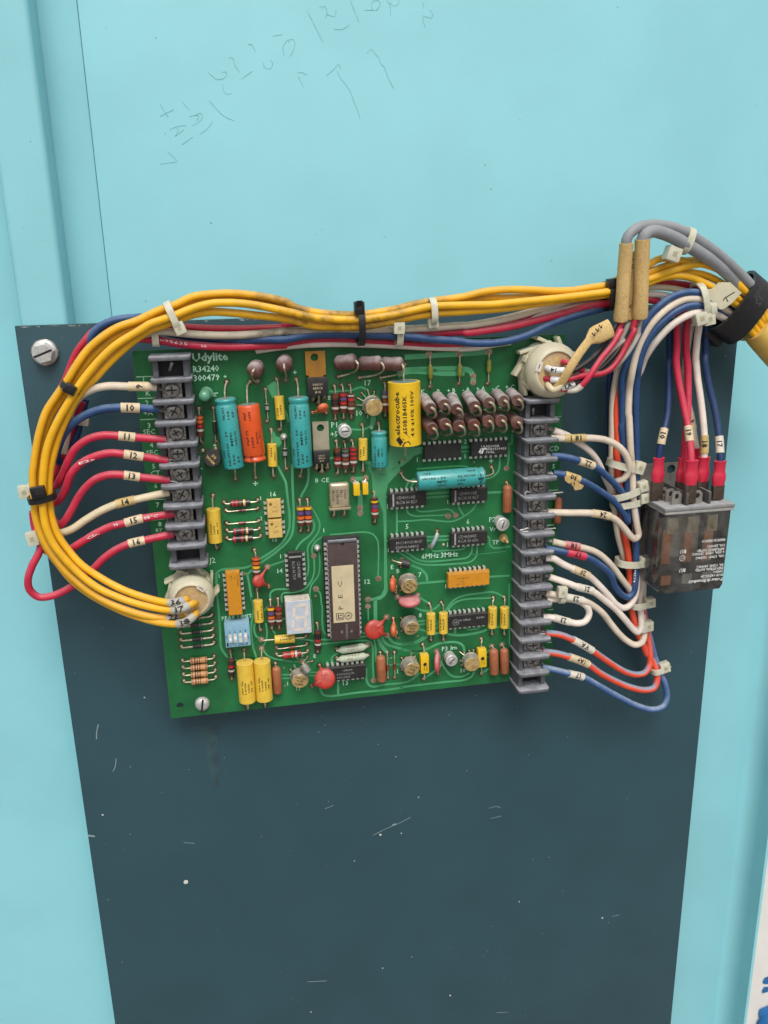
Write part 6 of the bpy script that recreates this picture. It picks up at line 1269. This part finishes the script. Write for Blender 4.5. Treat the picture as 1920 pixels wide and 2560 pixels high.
tie('L',(1190,425),(1345,395),0,M_TIEW,(1372,398,2),'white cable tie under the bottom corner of the relay',4,3.4,(5.2,4.4,5.2))
tie('L',(1230,640),(1330,625),-1,M_TIEW,(1352,618,1),'white cable tie on the two lowest white loops',3.4,3.2,(5.4,4.4,5.6))
tie('L',(1385,1045),(1490,1010),-1,M_TIEW,(1510,1008,0),'white cable tie on the orange and blue loops',3.4,3.2,(5.6,4.4,5.6),((1530,1008,1),(1562,990,2)))
tie('L',(545,252),(530,395),12,M_TIEW,(548,300,15.5),'small white cable tie joining a white wire to the short jumper',3.4,2.6,(5.5,3.5,4.8))
tie('M',(890,200),(800,445),17,M_TIEW,(712,455,19),'white cable tie round the two thick grey cables',4.2,3.2,(6.4,5.5,6.6))
tie('M',(955,745),(1010,1090),11,M_TIEW,(985,1090,15),'left white cable tie of the pair below the ivory tag',6,3.0,(6,5,6))
tie('M',(1050,880),(1065,1090),11,M_TIEW,(1065,1092,14.5),'right white cable tie of the pair below the ivory tag',5.5,3.0,(6,5,5.4))

# ------------------------------------------------------------------ clamp, ivory tag, jacketed cable at the right
C0 = PZ('M',1385,985,6); ax = (PZ('M',1462,1049,6)-C0).normalized()
mb, e1, e2 = loop(C0, ax, 15.2, 8.6, 13.0, 1.7, 56, 2.3)
cl = tag(obj('rubber_clamp', mb, M_TIEB, None, 40), 'black rubber clamp gripping the whole harness at the plate corner', 'clamp')
mb2 = MB()
u_ = e1 if e1.z < 0 else -e1
def clamp_text(s, along, across, cap, width):
    vs, fs, w0 = glyphs(s, .015, True); k = cap/.7; kx = width/w0; q = []
    for x, y in vs:
        t = max(-16.4, min(16.4, along+x*kx)); dep = 10.3*(1-abs(t/16.9)**2.3)**(1/2.3)
        q.append(C0+u_*t+e2*(dep+.12)+ax*(across-y*k))
    mb2.add(q, fs)
clamp_text('ROVER', -13, -1.0, 2.4, 9); clamp_text('12', -6.5, 2.0, 3.2, 4.0); clamp_text('MADE IN USA', -9, 5.2, 1.0, 9)
letters(cl, mb2, mat('embossed_black', (.045,.045,.047), .5))
obj('clamp_foot', MB().box(C0-e1*(-14 if e1.z < 0 else 14)+YD*11, 12, 16, 11, (e1, YD, ax), 1.0), M_TIEB, cl)
q = [PZ('M',x,y,17) for x, y in ((1035,835),(1060,805),(1135,800),(1205,735),(1285,735),(1400,838),(1310,935),(1220,1000),(1185,1000),(1090,905))]
tg = tag(obj('ivory_tag', MB().prism(q, Vector((0,-1,0)), 3.0), M_NYLON, None, 30), 'ivory plastic tag with pen marks wedged in the black clamp', 'cable tag')
mb = MB()
for s in ('M 1215 915; 1240 880','M 1245 890; 1265 925','M 1240 885; 1330 830'): mb.ribbon(V3(path3(s, 17.06, 1)), .5)
letters(tg, mb, M_INK)
q = [PZ('M',x,y,4) for x, y in ((1365,1265),(1500,1140),(1530,1200),(1480,1290),(1430,1315))]; obj('tag_end', MB().prism(q, Vector((0,-1,0)), 4), M_NYLON, tg)
v = V3(path3('M 1535 1195 9; 1650 1330 8; 1780 1480 7; 1950 1680 5', 0, 3))
jk = tag(obj('yellow_jacket_cable', MB().tube(v, [6.6, 7.0]+[7.1]*(len(v)-2), 22), mat('jacket_yellow', (.62,.40,.08), .5, var=.1, vscale=80, dust=.25), None, 60), 'fat yellow jacketed cable leaving at the right past the clamp', 'cable')
mb = MB()
for k, (dx, dy) in enumerate(((-30,40),(0,10),(35,-30),(60,-70))):
    mb = MB().tube(V3(path3(f'M {1440+dx} {1080+dy} 10; {1520+dx*1.2} {1160+dy*1.2} 12; {1570+dx} {1230+dy} 10', 0, 1.5)), 1.7, 10); obj('inner_core', mb, M_W['yellow'], jk)

# ------------------------------------------------------------------ round ivory plugs
def plug(base, front, k, h1, label, ang0, mark, mang):
    b, f = base, front; a = (f-b).normalized(); L = (f-b).length
    root = empty('round_plug', b, label, 'connector')
    obj('shell', MB().lathe(b, f, [(0,10.5*k),(.6,12*k),(5,12*k),(5.4,11.6*k),(L*.52,11.6*k),(L*.60,12.4*k),(L*.80,12.2*k),(L*.93,10.6*k),(L,9.6*k),(L+.1,8.9*k),(L-.9,8.6*k),(L-1.0,8.0*k)], 40, False), M_NYLON, root, 50)
    obj('insert', MB().lathe(f-a*4, f+a, [(0,8.7*k),(3.2,8.7*k),(3.25,.2)], 32), M_NYLT, root)
    e1 = (ZD-a*ZD.dot(a)).normalized(); e2 = a.cross(e1)
    for i in range(9):
        t = ang0+2*math.pi*i/9; d = e1*math.cos(t)+e2*math.sin(t); s_ = a.cross(d)
        tall = 5.0 if i % 3 else 7.5
        q = b+d*13.0*k+a*(4.4); tilt = (d*.55+s_*.83).normalized()
        obj('ratchet_tab', MB().box(q, 6.4*k, tall, 1.5*k, (tilt, a, a.cross(tilt)), .25), M_NYLON, root)
    for i in range(6):
        t = ang0*.5+2*math.pi*i/6; d = e1*math.cos(t)+e2*math.sin(t); obj('grip_rib', MB().box(b+d*11.9*k+a*L*.45, 1.8*k, L*.26, 3.0*k, (d, a, a.cross(d)), .3), M_NYLON, root)
    for i in range(7):
        t = 2*math.pi*i/7; d = e1*math.cos(t)+e2*math.sin(t); obj('contact_hole', MB().lathe(f-a*.78+d*5.2*k, f+a*5+d*5.2*k, [(0,1.4*k),(.06,1.4*k)], 12), M_MARKY, root)
    d = e1*math.cos(mang)+e2*math.sin(mang); lb_ = obj('paper_tab', MB().box(f+d*9.0*k+a*.35, 2.6*k, .25, 4.6*k, (d, a, a.cross(d))), M_CREAM, root)
    mb = MB(); mb.box(f+d*9.0*k+a*.55, 1.9*k, .06, .4*k, (a.cross(d), a, d)) if mark == 1 else mb.tube([f+d*(8.6*k+.7*k*math.sin(x))+a.cross(d)*(x-1.5)*.8*k+a*.52 for x in (0,.5,1,1.5,2,2.5,3)], .2*k, 5)
    letters(lb_, mb, M_INK); return root
plug(PZ('D',510,455,.3), PZ('D',700,505,19), 1.06, 19, 'round ivory plug with black red and white wires at the board corner', .15, 1, 1.25)
plug(PZ('E',545,1395,.3), PZ('E',545,1575,18), .86, 18, 'round ivory plug where the four yellow wires end', .3, 2, -.7)
c = PZ('D',640,690,20)
wire('cream_stub','cream','short cream stub under the brown flag in the right plug','D 600 640 19; 615 680 22; 660 715 23; 720 690 24; 760 640 24',1.5)

# ------------------------------------------------------------------ relay
hF, hB = 23.0, -13.4
xa = (PZ('N',350,1370,hF).x+PZ('N',342,2080,hF).x)/2; xb = (PZ('N',978,1310,hF).x+PZ('N',902,2060,hF).x)/2
za = (PZ('N',350,1370,hF).z+PZ('N',978,1305,hF).z)/2; zbq = (PZ('N',342,2095,hF).z+PZ('N',902,2065,hF).z)/2
print('relay', xa, xb, za, zbq, 'w', xb-xa, 'h', za-zbq)
RW, RH, xm, zm, ym = xb-xa, za-zbq, (xa+xb)/2, (za+zbq)/2, -(hF+hB)/2
rel = empty('relay', (xm, -hB, zm), 'clear cased plug in relay with red insulated terminals at the plate edge', 'relay')
CLR = clear_plastic('clear_cover', (.90,.895,.87))
# hollow clear cover: rounded box walls (open at the terminal end)
def rrect(hx, hy, r, n=5):
    out = []
    for sx, sy, a0 in ((1,1,0),(-1,1,math.pi/2),(-1,-1,math.pi),(1,-1,1.5*math.pi)):
        for i in range(n+1): t = a0+math.pi/2*i/n; out.append((sx*(hx-r)+r*math.cos(t), sy*(hy-r)+r*math.sin(t)))
    return out
D_ = hF-hB
mb = MB(); rings = []
def ring(hx, hy, zz, r): 
    k = len(mb.v); q = rrect(hx, hy, r); mb.v += [Vector((xm+x, ym+y, zz)) for x, y in q]; return list(range(k, k+len(q)))
t = 1.2
seq = [ring(RW/2, D_/2, za, 3), ring(RW/2-.4, D_/2-.4, zbq+3, 3), ring(RW/2-1.2, D_/2-1.2, zbq+.8, 2.6), ring(RW/2-3, D_/2-3, zbq, 2)]
for A_, B_ in zip(seq, seq[1:]):
    for i in range(len(A_)): j = (i+1) % len(A_); mb.f.append((A_[i], A_[j], B_[j], B_[i]))
mb.f.append(tuple(seq[-1]))
cov = obj('clear_cover', mb, CLR, rel, 40, True)
base = obj('base_plate', MB().box((xm, ym, za+1.0), RW+1.6, D_+.6, 2.2, ch=.8), mat('relay_base', (.20,.20,.20), .55, var=.1, dust=.8, dustcol=(.42,.42,.42)), rel)
obj('base_rim', MB().box((xm, ym, za-.8), RW+.8, D_+.2, 1.4, ch=.4), mat('relay_rim', (.33,.32,.30), .5, dust=.6), rel)
M_RM = mat('relay_metal', (.30,.28,.25), .38, metal=.5, var=.15, vscale=200, dust=.2)
M_RD = mat('relay_dark', (.022,.020,.019), .6, var=.2)
for x in (-RW/6, RW/6): obj('barrier', MB().box((xm+x, ym-3, za+5.2), 1.4, D_-10, 6.5, ch=.4), mat('relay_barrier', (.06,.06,.06), .5, dust=.5), rel)
def blade(x, h, top=7.0, wid=5.2, hole_=True):
    c = Vector((x, -h, za+2)); mb = MB(); 
    bm = bmesh.new(); es = []
    for p2 in ([(-wid/2,0),(wid/2,0),(wid/2,top-1.5),(wid/2-1.4,top),(-wid/2+1.4,top),(-wid/2,top-1.5)], [(1.15*math.cos(i*math.pi/6), top*.62+1.5*math.sin(i*math.pi/6)) for i in range(12)]):
        vs = [bm.verts.new((a, 0, b)) for a, b in p2]; es += [bm.edges.new((vs[i], vs[(i+1) % len(vs)])) for i in range(len(vs))]
    bmesh.ops.triangle_fill(bm, use_beauty=True, edges=es, normal=(0,-1,0)); g = bmesh.ops.extrude_face_region(bm, geom=list(bm.faces))
    for e in g['geom']:
        if isinstance(e, bmesh.types.BMVert): e.co.y = .8
    bmesh.ops.recalc_face_normals(bm, faces=list(bm.faces)); obj('blade_terminal', mb.bm(bm, lambda q: q+c), M_RM, rel, 30)
for z_, x, y, h in (('N',352,1200,10),('N',415,1245,13),('N',468,1270,18),('N',655,1240,19)):
    blade(PZ(z_,x,y,h).x, h)
for x, y, h, hx in ((305,975,9,100),(525,975,9,100),(602,1000,19,108),(708,970,10,104),(850,1005,16,108),(648,890,2,90)):
    c = PZ('N',x,y,h); k = mmz('N',x,y,hx,h)/2; zt_, zb_ = c.z+mmz('N',x,y,100,h), c.z-mmz('N',x,y,105,h)
    p0 = Vector((c.x, c.y, zt_)); Lb = zt_-zb_
    boot = tag(obj('red_crimp_terminal', MB().lathe(p0, p0-ZD, [(0,k*.80),(0,k*1.0),(.5,k*1.02),(.9,k*.93),(Lb*.40,k*.90),(Lb*.52,k*.98),(Lb*.60,k*1.08),(Lb*.78,k*1.10),(Lb*.90,k*1.0),(Lb,k*.92),(Lb,k*.2)], 24, True, .62, XD), mat('red_vinyl', (.62,.018,.055), .32, var=.08, dust=.2, coat=.25), None, 50),
      {305:'red crimp terminal standing apart on the dark blue wire by the ties',525:'red crimp terminal behind the middle one on the relay',602:'red crimp terminal in front of the middle group on the relay',708:'red crimp terminal on the white relay wire',850:'red crimp terminal on the blue wire at the outer plate edge',648:'red crimp terminal half hidden at the back of the relay'}[x], 'crimp terminal')
    obj('metal_receptacle', MB().box((c.x, c.y, (zb_+za+3)/2), 6.2, 2.6, max(2, zb_-za-2.4), ch=.4), mat('brown_brass', (.085,.06,.045), .45, metal=.5, var=.2, dust=.2), boot)
obj('mounting_bracket', MB().plate_hole([(xm-16, za+16), (xm-16, za+2), (xm+10, za+2), (xm+10, za+16)], [(PZ('N',425,975,-12).x, PZ('N',425,975,-12).z, 2.4)], -13.6, -12.4), M_RM, rel)
# works inside the cover
M_COP = mat('contact_copper', (.62,.24,.09), .42, metal=.2, var=.15); M_TANB = mat('tan_phenolic', (.55,.48,.34), .55, var=.15)
for i, fx in enumerate((.14, .46, .76)):
    x = xa+RW*fx; obj('contact_arm', MB().box((x, -(hF-6), za-RH*.46), RW*.13, .8, RH*.40, ch=.1), M_COP, rel)
    obj('contact_block', MB().box((x+(.6 if i else 1.5), -(hF-4.6), za-RH*.20), RW*.15, 1.0, RH*.19, ch=.1), M_TANB, rel)
    cc = Vector((x+1, -(hF-4), za-RH*.24)); obj('rivet', MB().lathe(cc, cc-YD, [(0,1.1),(.4,1.0),(.6,.4)], 12), M_GOLD, rel)
    obj('contact_foot', MB().box((x+.4, -(hF-5), zbq+RH*.145), RW*.14, 1.0, RH*.12, ch=.1), M_STEEL if i else M_COP, rel)
obj('armature', MB().box((xm-1, -(hF-8), zbq+RH*.30), RW*.80, 2.4, RH*.17, ch=.5), M_RD, rel)
obj('frame', MB().box((xm-RW*.10, -(hF-12), za-RH*.45), RW*.60, 1.6, RH*.60, ch=.2), mat('relay_frame', (.42,.40,.36), .5, var=.15), rel)
cc = Vector((xa+6, -hB-6, zm)); obj('coil', MB().lathe(Vector((xa+11, 3, zbq+9)), Vector((xa+11, 3, za-9)), [(0,9.4),(RH-18,9.4)], 32), M_RD, rel)
for s in ('N 300 1470 2; 250 1560 4; 240 1700 4; 270 1880 3','N 310 1480 0; 262 1600 2; 270 1750 3; 280 1900 3'): obj('coil_wire', MB().tube(V3(path3(s, 0, 1.5)), .35, 6), M_W['orange'] if '310' in s else M_RD, rel)
# white printing, upside down as the relay hangs
mb = MB()
def rtext(s, x, y, cap, wz, al='l'):
    c = PZ('N',x,y,hF+.12); text_flat(mb, s, c, -XD, -ZD, cap, mmz('N',x,y,wz,hF), bold=.022)
for s, x, y, wz in (('MADE IN MEXICO',903,1590,205),('10A, 250VAC',898,1640,155),('APPLIANCE RATED',897,1672,240),('6 2/3A, 1/3HP, 250VAC',896,1700,282),('10A, 1/3HP, 120VAC',893,1735,248),('3A, 1/2HP, 600VAC',888,1815,235),('INDUSTRIAL RATED',885,1843,245),('24VDC',882,1872,88),('KUP-14D55-24',880,1903,190),('Potter & Brumfield',877,1940,292)):
    rtext(s, x, y, 1.35 if 'Potter' not in s else 1.7, wz)
rtext('RU',555,1690,2.0,50); rtext('RU',548,1858,2.0,52)
c = PZ('N',520,1768,hF+.12); mb.disc(c, 1.55, 18, r0=1.3); text_flat(mb, 'SP', c+XD*.8+ZD*.6, -XD, -ZD, 1.1, 1.6)
letters(cov, mb, M_INKW)
